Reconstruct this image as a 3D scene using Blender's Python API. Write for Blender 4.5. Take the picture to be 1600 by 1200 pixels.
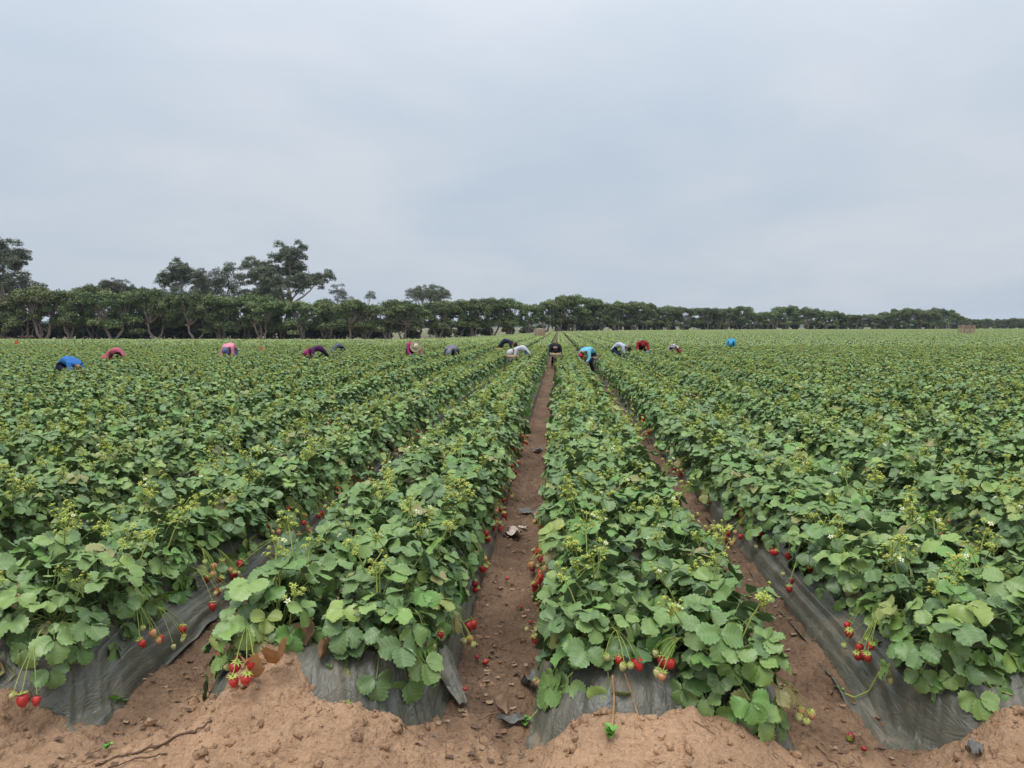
import bpy, math, random
import numpy as np
from mathutils import Vector, Matrix, Euler

# ------------------------------------------------------------------ clean
for o in list(bpy.data.objects):
    bpy.data.objects.remove(o, do_unlink=True)
scene = bpy.context.scene
C = scene.collection
R = math.radians

# ------------------------------------------------------------------ camera
CAM_H = 1.55; F = 1155.0; PITCH = R(4.4); YAW = R(3.57)
cam_d = bpy.data.cameras.new('camera')
cam = bpy.data.objects.new('camera', cam_d); C.objects.link(cam)
cam.location = (0, 0, CAM_H)
cam.rotation_euler = (R(90) - PITCH, 0, YAW)
cam_d.sensor_fit = 'HORIZONTAL'
cam_d.angle = 2 * math.atan(800 / F)
cam_d.clip_start = 0.05; cam_d.clip_end = 12000
scene.camera = cam

# ------------------------------------------------------------------ sky and sun
SUN_EL, SUN_AZ = R(70), R(215)       # azimuth measured from +Y towards +X
world = bpy.data.worlds.new('World'); scene.world = world; world.use_nodes = True
nt = world.node_tree; nt.nodes.clear()
def N(t, ty, **kw):
    n = t.nodes.new(ty)
    for k, v in kw.items(): setattr(n, k, v)
    return n
def L(t, a, b): t.links.new(a, b)
wo = N(nt, 'ShaderNodeOutputWorld'); bg = N(nt, 'ShaderNodeBackground'); bg.inputs['Strength'].default_value = 0.1
sky = N(nt, 'ShaderNodeTexSky', sky_type='NISHITA'); sky.sun_disc = False
sky.sun_elevation = SUN_EL; sky.sun_rotation = SUN_AZ; sky.air_density = 1.0; sky.dust_density = 2.0
tc = N(nt, 'ShaderNodeTexCoord')
sep = N(nt, 'ShaderNodeSeparateXYZ'); L(nt, tc.outputs['Generated'], sep.inputs[0])
# flat cloud deck projection: direction.xy / (z + c)
zc = N(nt, 'ShaderNodeMath', operation='MAXIMUM'); L(nt, sep.outputs['Z'], zc.inputs[0]); zc.inputs[1].default_value = 0.0
za = N(nt, 'ShaderNodeMath', operation='ADD'); L(nt, zc.outputs[0], za.inputs[0]); za.inputs[1].default_value = 0.26
dv = N(nt, 'ShaderNodeVectorMath', operation='DIVIDE'); L(nt, tc.outputs['Generated'], dv.inputs[0])
cmb = N(nt, 'ShaderNodeCombineXYZ')
for i in range(3): L(nt, za.outputs[0], cmb.inputs[i])
L(nt, cmb.outputs[0], dv.inputs[1])
n1 = N(nt, 'ShaderNodeTexNoise'); n1.inputs['Scale'].default_value = 1.25; n1.inputs['Detail'].default_value = 5.0; n1.inputs['Roughness'].default_value = 0.52; n1.inputs['Distortion'].default_value = 0.3
L(nt, dv.outputs[0], n1.inputs['Vector'])
cr = N(nt, 'ShaderNodeValToRGB')
cr.color_ramp.elements[0].position = 0.34; cr.color_ramp.elements[0].color = (4.42, 5.12, 5.97, 1)
cr.color_ramp.elements[1].position = 0.68; cr.color_ramp.elements[1].color = (5.48, 5.90, 6.46, 1)
L(nt, n1.outputs['Fac'], cr.inputs[0])
# overcast deck brightens smoothly from horizon to zenith
zp = N(nt, 'ShaderNodeMath', operation='POWER'); L(nt, zc.outputs[0], zp.inputs[0]); zp.inputs[1].default_value = 2.3
zr = N(nt, 'ShaderNodeMapRange'); L(nt, zp.outputs[0], zr.inputs['Value'])
zr.inputs['From Min'].default_value = 0.0; zr.inputs['From Max'].default_value = 1.0
zr.inputs['To Min'].default_value = 0.97; zr.inputs['To Max'].default_value = 3.1
mul = N(nt, 'ShaderNodeVectorMath', operation='SCALE'); L(nt, cr.outputs[0], mul.inputs[0]); L(nt, zr.outputs[0], mul.inputs['Scale'])
mx = N(nt, 'ShaderNodeMixRGB'); mx.inputs['Fac'].default_value = 0.93
L(nt, sky.outputs[0], mx.inputs[1]); L(nt, mul.outputs[0], mx.inputs[2])
L(nt, mx.outputs[0], bg.inputs['Color']); L(nt, bg.outputs[0], wo.inputs[0])

sun_d = bpy.data.lights.new('sun', 'SUN'); sun_d.energy = 1.5; sun_d.angle = R(28); sun_d.color = (1.0, 0.96, 0.9)
sun = bpy.data.objects.new('sun', sun_d); C.objects.link(sun)
sd = Vector((math.sin(SUN_AZ) * math.cos(SUN_EL), math.cos(SUN_AZ) * math.cos(SUN_EL), math.sin(SUN_EL)))
sun.rotation_euler = sd.to_track_quat('Z', 'Y').to_euler()
sun.location = (0, -20, 40)

vs = scene.view_settings
vs.view_transform = 'Standard'; vs.look = 'None'; vs.exposure = 0.24; vs.gamma = 1.0; vs.use_curve_mapping = False
scene.render.engine = 'CYCLES'
scene.render.resolution_x, scene.render.resolution_y = 1024, 768
scene.cycles.max_bounces = 5; scene.cycles.diffuse_bounces = 3; scene.cycles.glossy_bounces = 2
scene.cycles.transmission_bounces = 3; scene.cycles.volume_bounces = 0

# ------------------------------------------------------------------ helpers
rng = np.random.default_rng(7); random.seed(7)
def tag(o, label=None, cat=None, group=None, kind=None):
    if label: o['label'] = label
    if cat: o['category'] = cat
    if group: o['group'] = group
    if kind: o['kind'] = kind
    return o
def empty(name, loc=(0, 0, 0), rz=0.0):
    o = bpy.data.objects.new(name, None); C.objects.link(o)
    o.location = loc; o.rotation_euler = (0, 0, rz); o.empty_display_size = 0.05
    return o
def obj(name, me, parent=None, loc=None, rot=None, scale=None):
    o = bpy.data.objects.new(name, me); C.objects.link(o)
    if parent is not None: o.parent = parent
    if loc is not None: o.location = loc
    if rot is not None: o.rotation_euler = rot
    if scale is not None: o.scale = (scale,) * 3 if not hasattr(scale, '__len__') else scale
    return o

_FC = {}
def flat_faces(f):
    h = _FC.get(id(f))
    if h is None or h[0] is not f:
        h = (f, np.array([i for q in f for i in q], np.int32), np.array([len(q) for q in f], np.int32)); _FC[id(f)] = h
    return h[1], h[2]
class MB:
    """collects quads and triangles with material slots"""
    def __init__(s): s.v = []; s.fl = []; s.ln = []; s.m = []; s.a = []; s.n = 0
    def add(s, v, f, m=0, tint=0.0):
        v = np.asarray(v, float); fl, ln = flat_faces(f)
        s.v.append(v); s.fl.append(fl + s.n); s.ln.append(ln)
        s.m.append(np.full(len(ln), m, np.int32) if np.isscalar(m) else np.asarray(m, np.int32))
        s.a.append(np.full(len(v), tint)); s.n += len(v)
    def faces(s):
        fl = np.concatenate(s.fl); st = np.concatenate([[0], np.cumsum(np.concatenate(s.ln))]); return [tuple(fl[st[i]:st[i + 1]].tolist()) for i in range(len(st) - 1)]
    def mesh(s, name, mats, smooth=True, tint=False):
        me = bpy.data.meshes.new(name)
        V = np.concatenate(s.v).astype(np.float32); fl = np.concatenate(s.fl); ln = np.concatenate(s.ln)
        me.vertices.add(len(V)); me.vertices.foreach_set('co', V.ravel())
        me.loops.add(len(fl)); me.loops.foreach_set('vertex_index', fl)
        me.polygons.add(len(ln)); me.polygons.foreach_set('loop_start', np.concatenate([[0], np.cumsum(ln)[:-1]]).astype(np.int32))
        for mt in mats: me.materials.append(mt)
        me.polygons.foreach_set('material_index', np.concatenate(s.m).astype(np.int32))
        if smooth: me.polygons.foreach_set('use_smooth', np.ones(len(ln), dtype=bool))
        if tint:
            at = me.attributes.new('tint', 'FLOAT', 'POINT'); at.data.foreach_set('value', np.concatenate(s.a).astype(np.float32))
        me.update(calc_edges=True)
        return me

def quadmesh(name, V, Q, mats, smooth=True, attrs=None):
    me = bpy.data.meshes.new(name)
    V = np.asarray(V, np.float32); Q = np.asarray(Q, np.int32)
    me.vertices.add(len(V)); me.vertices.foreach_set('co', V.ravel())
    me.loops.add(Q.size); me.loops.foreach_set('vertex_index', Q.ravel())
    me.polygons.add(len(Q)); me.polygons.foreach_set('loop_start', np.arange(0, Q.size, Q.shape[1], dtype=np.int32))
    for mt in mats: me.materials.append(mt)
    if smooth: me.polygons.foreach_set('use_smooth', np.ones(len(Q), dtype=bool))
    for k, a in (attrs or {}).items():
        at = me.attributes.new(k, 'FLOAT', 'POINT'); at.data.foreach_set('value', np.asarray(a, np.float32))
    me.update(calc_edges=True); me.validate()
    return me

def hash2(ix, iy, s):
    h = (ix.astype(np.int64) * 374761393 + iy.astype(np.int64) * 668265263 + s * 974634777) & 0xffffffff
    h = ((h ^ (h >> 13)) * 1274126177) & 0xffffffff
    return ((h ^ (h >> 16)) & 0xffff) / 65535.0
def vnoise(x, y, s=0):
    x = np.asarray(x, float); y = np.asarray(y, float)
    x0 = np.floor(x); y0 = np.floor(y); fx = x - x0; fy = y - y0
    fx = fx * fx * (3 - 2 * fx); fy = fy * fy * (3 - 2 * fy)
    a = hash2(x0, y0, s); b = hash2(x0 + 1, y0, s); c = hash2(x0, y0 + 1, s); d = hash2(x0 + 1, y0 + 1, s)
    return (a * (1 - fx) + b * fx) * (1 - fy) + (c * (1 - fx) + d * fx) * fy - 0.5
def fbm(x, y, s=0, o=4, g=0.5):
    r = 0; a = 1.0
    for i in range(o):
        r = r + a * vnoise(x * 2 ** i + 13.7 * i, y * 2 ** i - 7.1 * i, s + i); a *= g
    return r
def sstep(a, b, x):
    t = np.clip((np.asarray(x, float) - a) / (b - a), 0, 1); return t * t * (3 - 2 * t)

def tube(path, rad, n=5, cap=True):
    P = np.asarray(path, float); k = len(P); rad = np.broadcast_to(np.asarray(rad, float), (k,))
    T = np.gradient(P, axis=0); T /= (np.linalg.norm(T, axis=1, keepdims=True) + 1e-9)
    up = np.array([0.31, 0.17, 0.93])
    if abs(T[0] @ up) > 0.9: up = np.array([1.0, 0.1, 0])
    V = []
    for i in range(k):
        a = np.cross(T[i], up); a /= np.linalg.norm(a) + 1e-9; b = np.cross(T[i], a)
        for j in range(n):
            w = 2 * math.pi * j / n
            V.append(P[i] + rad[i] * (math.cos(w) * a + math.sin(w) * b))
    Fc = [(i * n + j, i * n + (j + 1) % n, (i + 1) * n + (j + 1) % n, (i + 1) * n + j) for i in range(k - 1) for j in range(n)]
    if cap and n >= 3:
        Fc.append(tuple(range(n))[::-1]); Fc.append(tuple((k - 1) * n + j for j in range(n)))
    return np.array(V), Fc
def bez(p0, p1, p2, n):
    t = np.linspace(0, 1, n)[:, None]; p0, p1, p2 = map(lambda p: np.asarray(p, float), (p0, p1, p2))
    return (1 - t) ** 2 * p0 + 2 * t * (1 - t) * p1 + t * t * p2
def rotm(ax, a):
    return np.array(Matrix.Rotation(a, 3, ax))

# pixel (of the 1600x1200 photograph) -> world ray
def ray(col, row):
    d = np.array([(col - 800) / F, (600 - row) / F, -1.0])
    M = np.array(Euler((R(90) - PITCH, 0, YAW)).to_matrix())
    d = M @ d
    return d / np.linalg.norm(d)
def at_y(col, Y):                       # x at forward distance Y for a photo column
    d = ray(col, 520); return d[0] / d[1] * Y
def project(x, y, z):
    M = np.array(Euler((R(90) - PITCH, 0, YAW)).to_matrix()).T
    p = np.stack([np.asarray(x, float), np.asarray(y, float), np.asarray(z, float) - CAM_H])
    q = np.tensordot(M, p, 1)
    w = np.where(q[2] < -1e-3, -q[2], 1e-3)
    return 800 + F * q[0] / w, 600 - F * q[1] / w, -q[2]

# ------------------------------------------------------------------ materials
def mat(name):
    m = bpy.data.materials.new(name); m.use_nodes = True
    t = m.node_tree; b = t.nodes['Principled BSDF']
    return m, t, b
def simple(name, col, rough=0.6, spec=0.3, var=0.12, scale=30.0, bump=0.0, bscale=80.0, objvar=0.0):
    m, t, b = mat(name)
    tcn = N(t, 'ShaderNodeTexCoord')
    nz = N(t, 'ShaderNodeTexNoise'); nz.inputs['Scale'].default_value = scale; nz.inputs['Detail'].default_value = 3
    L(t, tcn.outputs['Object'], nz.inputs['Vector'])
    hs = N(t, 'ShaderNodeHueSaturation'); hs.inputs['Color'].default_value = (*col, 1)
    mr = N(t, 'ShaderNodeMapRange'); mr.inputs['To Min'].default_value = 1 - 2 * var; mr.inputs['To Max'].default_value = 1 + 2 * var
    L(t, nz.outputs['Fac'], mr.inputs['Value'])
    if objvar:
        oi = N(t, 'ShaderNodeObjectInfo'); ma = N(t, 'ShaderNodeMath', operation='MULTIPLY_ADD')
        L(t, oi.outputs['Random'], ma.inputs[0]); ma.inputs[1].default_value = objvar; L(t, mr.outputs[0], ma.inputs[2])
        L(t, ma.outputs[0], hs.inputs['Value'])
    else: L(t, mr.outputs[0], hs.inputs['Value'])
    L(t, hs.outputs[0], b.inputs['Base Color'])
    b.inputs['Roughness'].default_value = rough; b.inputs['Specular IOR Level'].default_value = spec
    if bump:
        nb = N(t, 'ShaderNodeTexNoise'); nb.inputs['Scale'].default_value = bscale; nb.inputs['Detail'].default_value = 5
        L(t, tcn.outputs['Object'], nb.inputs['Vector'])
        bp = N(t, 'ShaderNodeBump'); bp.inputs['Strength'].default_value = bump; bp.inputs['Distance'].default_value = 0.01
        L(t, nb.outputs['Fac'], bp.inputs['Height']); L(t, bp.outputs[0], b.inputs['Normal'])
    return m

def leaf_material(name, stops, under, rough=0.40, spec=0.42, trans=0.06, dust=0.05):
    m, t, b = mat(name)
    oi = N(t, 'ShaderNodeObjectInfo'); at = N(t, 'ShaderNodeAttribute', attribute_name='tint')
    ad = N(t, 'ShaderNodeMath', operation='ADD'); L(t, oi.outputs['Random'], ad.inputs[0]); L(t, at.outputs['Fac'], ad.inputs[1])
    fr = N(t, 'ShaderNodeMath', operation='FRACT'); L(t, ad.outputs[0], fr.inputs[0])
    cr = N(t, 'ShaderNodeValToRGB')
    els = cr.color_ramp.elements
    while len(els) < len(stops): els.new(0.5)
    for e, (p, c) in zip(els, stops): e.position = p; e.color = (*c, 1)
    L(t, fr.outputs[0], cr.inputs[0])
    tcn = N(t, 'ShaderNodeTexCoord')
    nz = N(t, 'ShaderNodeTexNoise'); nz.inputs['Scale'].default_value = 38; nz.inputs['Detail'].default_value = 4
    L(t, tcn.outputs['Object'], nz.inputs['Vector'])
    # pale dust and bloom on the blade
    mr = N(t, 'ShaderNodeMapRange'); L(t, nz.outputs['Fac'], mr.inputs['Value'])
    mr.inputs['From Min'].default_value = 0.38; mr.inputs['From Max'].default_value = 0.75
    mr.inputs['To Min'].default_value = 0.0; mr.inputs['To Max'].default_value = dust * 2
    mxd = N(t, 'ShaderNodeMixRGB'); L(t, mr.outputs[0], mxd.inputs['Fac']); L(t, cr.outputs[0], mxd.inputs[1]); mxd.inputs[2].default_value = (0.26, 0.30, 0.21, 1)
    av = N(t, 'ShaderNodeAttribute', attribute_name='vein')
    pv = N(t, 'ShaderNodeMath', operation='POWER'); L(t, av.outputs['Fac'], pv.inputs[0]); pv.inputs[1].default_value = 2.2
    pm = N(t, 'ShaderNodeMath', operation='MULTIPLY'); L(t, pv.outputs[0], pm.inputs[0]); pm.inputs[1].default_value = 0.20
    mxv = N(t, 'ShaderNodeMixRGB'); L(t, pm.outputs[0], mxv.inputs['Fac']); L(t, mxd.outputs[0], mxv.inputs[1]); mxv.inputs[2].default_value = (0.36, 0.42, 0.20, 1)
    mxd = mxv
    ge = N(t, 'ShaderNodeNewGeometry')
    mxu = N(t, 'ShaderNodeMixRGB'); L(t, ge.outputs['Backfacing'], mxu.inputs['Fac']); L(t, mxd.outputs[0], mxu.inputs[1]); mxu.inputs[2].default_value = (*under, 1)
    L(t, mxu.outputs[0], b.inputs['Base Color'])
    b.inputs['Roughness'].default_value = rough; b.inputs['Specular IOR Level'].default_value = spec
    tr = N(t, 'ShaderNodeBsdfTranslucent')
    hs = N(t, 'ShaderNodeHueSaturation'); hs.inputs['Saturation'].default_value = 1.25; hs.inputs['Value'].default_value = 1.5; hs.inputs['Hue'].default_value = 0.485
    L(t, mxu.outputs[0], hs.inputs['Color']); L(t, hs.outputs[0], tr.inputs['Color'])
    ms = N(t, 'ShaderNodeMixShader'); ms.inputs['Fac'].default_value = trans
    out = t.nodes['Material Output']
    L(t, b.outputs[0], ms.inputs[1]); L(t, tr.outputs[0], ms.inputs[2]); L(t, ms.outputs[0], out.inputs['Surface'])
    return m

M_leaf = leaf_material('strawberry_leaf', [
    (0.0, (0.112, 0.210, 0.050)), (0.18, (0.182, 0.285, 0.074)), (0.36, (0.066, 0.130, 0.044)), (0.55, (0.225, 0.330, 0.080)),
    (0.74, (0.102, 0.174, 0.060)), (0.86, (0.135, 0.280, 0.048)), (0.95, (0.285, 0.362, 0.080)), (1.0, (0.26, 0.205, 0.080))],
    (0.13, 0.185, 0.085))
M_stalk = simple('stalk', (0.31, 0.36, 0.080), 0.55, 0.3, 0.2, 25)
M_petiole = simple('petiole', (0.15, 0.20, 0.055), 0.6, 0.2, 0.2, 25)
M_stalk_red = simple('runner_stalk', (0.38, 0.21, 0.10), 0.55, 0.3, 0.2, 25)
M_sepal = simple('sepal', (0.37, 0.42, 0.085), 0.6, 0.25, 0.2, 60)
M_pollen = simple('flower_centre', (0.50, 0.46, 0.10), 0.7, 0.2, 0.2, 200)
M_petal = simple('petal', (0.78, 0.78, 0.70), 0.6, 0.2, 0.05, 60)
def berry_mat(name, c1, c2, seed):
    m, t, b = mat(name)
    tcn = N(t, 'ShaderNodeTexCoord')
    vo = N(t, 'ShaderNodeTexVoronoi'); vo.inputs['Scale'].default_value = 230
    L(t, tcn.outputs['Object'], vo.inputs['Vector'])
    rp = N(t, 'ShaderNodeMapRange'); L(t, vo.outputs['Distance'], rp.inputs['Value'])
    rp.inputs['From Min'].default_value = 0.12; rp.inputs['From Max'].default_value = 0.3; rp.inputs['To Min'].default_value = 1.0; rp.inputs['To Max'].default_value = 0.0
    nz = N(t, 'ShaderNodeTexNoise'); nz.inputs['Scale'].default_value = 45; L(t, tcn.outputs['Object'], nz.inputs['Vector'])
    mr = N(t, 'ShaderNodeMapRange'); L(t, nz.outputs['Fac'], mr.inputs['Value']); mr.inputs['From Min'].default_value = 0.35; mr.inputs['From Max'].default_value = 0.68
    mx1 = N(t, 'ShaderNodeMixRGB'); L(t, mr.outputs[0], mx1.inputs['Fac']); mx1.inputs[1].default_value = (*c1, 1); mx1.inputs[2].default_value = (*c2, 1)
    mx2 = N(t, 'ShaderNodeMixRGB'); L(t, rp.outputs[0], mx2.inputs['Fac']); L(t, mx1.outputs[0], mx2.inputs[1]); mx2.inputs[2].default_value = (*seed, 1)
    L(t, mx2.outputs[0], b.inputs['Base Color']); b.inputs['Roughness'].default_value = 0.33; b.inputs['Specular IOR Level'].default_value = 0.45
    bp = N(t, 'ShaderNodeBump'); bp.inputs['Strength'].default_value = 0.6; bp.inputs['Distance'].default_value = 0.002
    L(t, vo.outputs['Distance'], bp.inputs['Height']); L(t, bp.outputs[0], b.inputs['Normal'])
    return m
M_red = berry_mat('ripe_berry', (0.40, 0.018, 0.024), (0.54, 0.040, 0.036), (0.58, 0.20, 0.06))
M_dark = berry_mat('overripe_berry', (0.20, 0.012, 0.020), (0.34, 0.022, 0.028), (0.30, 0.10, 0.04))
M_half = berry_mat('turning_berry', (0.60, 0.20, 0.09), (0.58, 0.36, 0.17), (0.50, 0.32, 0.10))
M_green = berry_mat('unripe_berry', (0.42, 0.42, 0.16), (0.52, 0.47, 0.22), (0.40, 0.30, 0.07))

# soil: dry tan crust, moist brown in the furrows (attribute 'dry' is the crust map)
def soil_material():
    m, t, b = mat('soil')
    tcn = N(t, 'ShaderNodeTexCoord'); at = N(t, 'ShaderNodeAttribute', attribute_name='dry')
    n1 = N(t, 'ShaderNodeTexNoise'); n1.inputs['Scale'].default_value = 9; n1.inputs['Detail'].default_value = 8; n1.inputs['Roughness'].default_value = 0.65
    L(t, tcn.outputs['Object'], n1.inputs['Vector'])
    n2 = N(t, 'ShaderNodeTexNoise'); n2.inputs['Scale'].default_value = 55; n2.inputs['Detail'].default_value = 6
    L(t, tcn.outputs['Object'], n2.inputs['Vector'])
    n3 = N(t, 'ShaderNodeTexNoise'); n3.inputs['Scale'].default_value = 2.2; n3.inputs['Detail'].default_value = 3
    L(t, tcn.outputs['Object'], n3.inputs['Vector'])
    # dry map broken up by noise
    a1 = N(t, 'ShaderNodeMath', operation='MULTIPLY_ADD'); L(t, n1.outputs['Fac'], a1.inputs[0]); a1.inputs[1].default_value = 0.9; a1.inputs[2].default_value = -0.45
    a2 = N(t, 'ShaderNodeMath', operation='ADD', use_clamp=True); L(t, at.outputs['Fac'], a2.inputs[0]); L(t, a1.outputs[0], a2.inputs[1])
    cd = N(t, 'ShaderNodeMixRGB'); L(t, a2.outputs[0], cd.inputs['Fac'])
    cd.inputs[1].default_value = (0.165, 0.102, 0.064, 1); cd.inputs[2].default_value = (0.490, 0.300, 0.178, 1)
    mr = N(t, 'ShaderNodeMapRange'); L(t, n2.outputs['Fac'], mr.inputs['Value']); mr.inputs['From Min'].default_value = 0.3; mr.inputs['From Max'].default_value = 0.7
    mr.inputs['To Min'].default_value = 0.86; mr.inputs['To Max'].default_value = 1.12
    mr3 = N(t, 'ShaderNodeMapRange'); L(t, n3.outputs['Fac'], mr3.inputs['Value']); mr3.inputs['From Min'].default_value = 0.3; mr3.inputs['From Max'].default_value = 0.7
    mr3.inputs['To Min'].default_value = 0.74; mr3.inputs['To Max'].default_value = 1.2
    mm = N(t, 'ShaderNodeMath', operation='MULTIPLY'); L(t, mr.outputs[0], mm.inputs[0]); L(t, mr3.outputs[0], mm.inputs[1])
    hs = N(t, 'ShaderNodeHueSaturation'); L(t, cd.outputs[0], hs.inputs['Color']); L(t, mm.outputs[0], hs.inputs['Value'])
    # dry grass beyond the field
    ag = N(t, 'ShaderNodeAttribute', attribute_name='grass')
    ng = N(t, 'ShaderNodeTexNoise'); ng.inputs['Scale'].default_value = 0.15; ng.inputs['Detail'].default_value = 6; L(t, tcn.outputs['Object'], ng.inputs['Vector'])
    cg = N(t, 'ShaderNodeValToRGB'); cg.color_ramp.elements[0].position = 0.4; cg.color_ramp.elements[0].color = (0.07, 0.10, 0.04, 1); cg.color_ramp.elements[1].position = 0.62; cg.color_ramp.elements[1].color = (0.30, 0.24, 0.15, 1)
    L(t, ng.outputs['Fac'], cg.inputs[0])
    mg = N(t, 'ShaderNodeMixRGB'); L(t, ag.outputs['Fac'], mg.inputs['Fac']); L(t, hs.outputs[0], mg.inputs[1]); L(t, cg.outputs[0], mg.inputs[2])
    L(t, mg.outputs[0], b.inputs['Base Color'])
    b.inputs['Roughness'].default_value = 0.92; b.inputs['Specular IOR Level'].default_value = 0.15
    nb = N(t, 'ShaderNodeTexNoise'); nb.inputs['Scale'].default_value = 26; nb.inputs['Detail'].default_value = 8; nb.inputs['Roughness'].default_value = 0.58
    L(t, tcn.outputs['Object'], nb.inputs['Vector'])
    bp = N(t, 'ShaderNodeBump'); bp.inputs['Strength'].default_value = 1.0; bp.inputs['Distance'].default_value = 0.05
    L(t, nb.outputs['Fac'], bp.inputs['Height']); L(t, bp.outputs[0], b.inputs['Normal'])
    return m
M_soil = soil_material()
M_clod = simple('soil_clod', (0.42, 0.254, 0.147), 0.95, 0.1, 0.16, 14, 0.6, 90, 0.0)

def mulch_material():
    m, t, b = mat('plastic_mulch')
    tcn = N(t, 'ShaderNodeTexCoord')
    n2 = N(t, 'ShaderNodeTexNoise'); n2.inputs['Scale'].default_value = 6; n2.inputs['Detail'].default_value = 8; n2.inputs['Roughness'].default_value = 0.68; L(t, tcn.outputs['Object'], n2.inputs['Vector'])
    cr = N(t, 'ShaderNodeValToRGB'); e = cr.color_ramp.elements        # film, thin dust, caked mud
    e[0].position = 0.36; e[0].color = (0.082, 0.083, 0.062, 1)
    e[1].position = 0.74; e[1].color = (0.250, 0.185, 0.120, 1)
    k = e.new(0.56); k.color = (0.125, 0.118, 0.086, 1)
    L(t, n2.outputs['Fac'], cr.inputs[0]); L(t, cr.outputs[0], b.inputs['Base Color'])
    mr = N(t, 'ShaderNodeMapRange'); L(t, n2.outputs['Fac'], mr.inputs['Value']); mr.inputs['From Min'].default_value = .35; mr.inputs['From Max'].default_value = .7
    mr.inputs['To Min'].default_value = 0.34; mr.inputs['To Max'].default_value = 0.65
    L(t, mr.outputs[0], b.inputs['Roughness']); b.inputs['Specular IOR Level'].default_value = 0.55
    # fine stretch wrinkles: thin ridges at several angles
    hs = []
    for sc, rot in (((34, 4, 20), .25), ((22, 7, 30), -.5)):
        mp = N(t, 'ShaderNodeMapping'); mp.inputs['Scale'].default_value = sc; mp.inputs['Rotation'].default_value = (0, 0, rot); L(t, tcn.outputs['Object'], mp.inputs['Vector'])
        n1 = N(t, 'ShaderNodeTexNoise'); n1.inputs['Scale'].default_value = 1.0; n1.inputs['Detail'].default_value = 2; n1.inputs['Distortion'].default_value = .6; L(t, mp.outputs[0], n1.inputs['Vector'])
        s1 = N(t, 'ShaderNodeMath', operation='SUBTRACT'); L(t, n1.outputs['Fac'], s1.inputs[0]); s1.inputs[1].default_value = .5
        ab = N(t, 'ShaderNodeMath', operation='ABSOLUTE'); L(t, s1.outputs[0], ab.inputs[0]); hs.append(ab)
    mn = N(t, 'ShaderNodeMath', operation='MINIMUM'); L(t, hs[0].outputs[0], mn.inputs[0]); L(t, hs[1].outputs[0], mn.inputs[1])
    m4 = N(t, 'ShaderNodeMath', operation='MINIMUM'); L(t, mn.outputs[0], m4.inputs[0]); m4.inputs[1].default_value = .12
    bp = N(t, 'ShaderNodeBump'); bp.inputs['Strength'].default_value = 0.5; bp.inputs['Distance'].default_value = 0.03; bp.invert = True
    L(t, m4.outputs[0], bp.inputs['Height']); L(t, bp.outputs[0], b.inputs['Normal'])
    return m
M_mulch = mulch_material()

# ------------------------------------------------------------------ terrain
S = 1.32; X0 = 0.38                    # bed spacing and centre of bed 0 (right of the central furrow)
YEND = {-2: 2.76, -1: 2.68, 0: 2.66, 1: 2.68, 2: 2.7}
def bedk(x): return np.round((np.asarray(x, float) - X0) / S)
def yend(k):
    k = np.asarray(k, float); r = 2.62 + 0.10 * np.sin(k * 2.3)
    for kk, v in YEND.items(): r = np.where(k == kk, v, r)
    return r
FIELD_COLS = [(-400, 132), (0, 130), (400, 143), (620, 152), (700, 164), (800, 180), (870, 192), (1000, 226), (1100, 260), (1200, 290), (1350, 318), (1450, 318), (1550, 400), (1700, 430), (2100, 460)]
_t = np.array([[ray(c, 520)[0] / ray(c, 520)[1], d] for c, d in FIELD_COLS])
def field_end(x, y):                    # distance (along y) at which the field stops, in the direction of x/y
    return np.interp(np.asarray(x) / np.maximum(np.asarray(y), 1.0), _t[:, 0], _t[:, 1])
def terrain(x, y):                      # gentle relief of the land, flat near the camera
    x = np.asarray(x, float); y = np.asarray(y, float)
    a = x / np.maximum(y, 1.0)
    rise = np.interp(a, [-0.20, -0.11, -0.05, 0.0, 0.10, 0.7], [-1.45, -1.15, -0.55, -0.05, 0.10, 0.25])
    base = sstep(42, 150, y) * rise
    beyond = sstep(0, 120, y - np.interp(a, _t[:, 0], _t[:, 1])) * 0.5
    return base + beyond
def bed_prof(u):
    a = np.abs(u) / np.where(u < 0, .465, .50); return 0.275 * np.clip(1 - a ** 4.5, 0, 1) ** 0.8 + 0.012 * np.clip(1 - a ** 2, 0, 1)
APRON = {-2: (0.16, -0.25), -1: (0.20, -0.02), 0: (0.20, 0.0), 1: (0.22, 0.08)}
def bed_height(x, y):
    k = bedk(x); u = x - (X0 + S * k); ye = yend(k) + 0.03 * np.sin(u * 6 + k) + .20 * np.abs(u / .47) ** 3 + np.where(k == 1, .26 * sstep(-.22, -.46, u), 0)
    t = np.clip((y - ye + .20) / .32, 0, 1); e = (1 - (1 - t) ** 2.2) ** .75
    near = sstep(150, 60, y)
    return bed_prof(u) * e * near
def apron(x, y):
    k = bedk(x); u = x - (X0 + S * k); ye = yend(k)
    h = np.full(np.shape(u), 0.16); c = np.zeros(np.shape(u))
    for kk, (hh, cc) in APRON.items():
        h = np.where(k == kk, hh, h); c = np.where(k == kk, cc, c)
    d = y - (ye - 0.17 + 0.06 * fbm(x * 4, y * 0 + 3.1, 41, 2))
    f = np.where(d < 0, np.exp(-(d / 0.42) ** 2), np.exp(-(d / 0.12) ** 2))
    w = sstep(0.56, 0.20, np.abs(u - c * 0.5))
    r = h * f * w
    # soil spilled over the left half of the bed left of the central furrow
    bl = 0.325 * np.exp(-(((x + 1.075 + .05 * fbm(y * 5, x * 0, 44, 2)) / 0.25) ** 2)) * np.exp(-np.where(y < 2.62, ((y - 2.62) / 0.36) ** 2, ((y - 2.62) / 0.22) ** 4))
    return np.maximum(r, bl)
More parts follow.
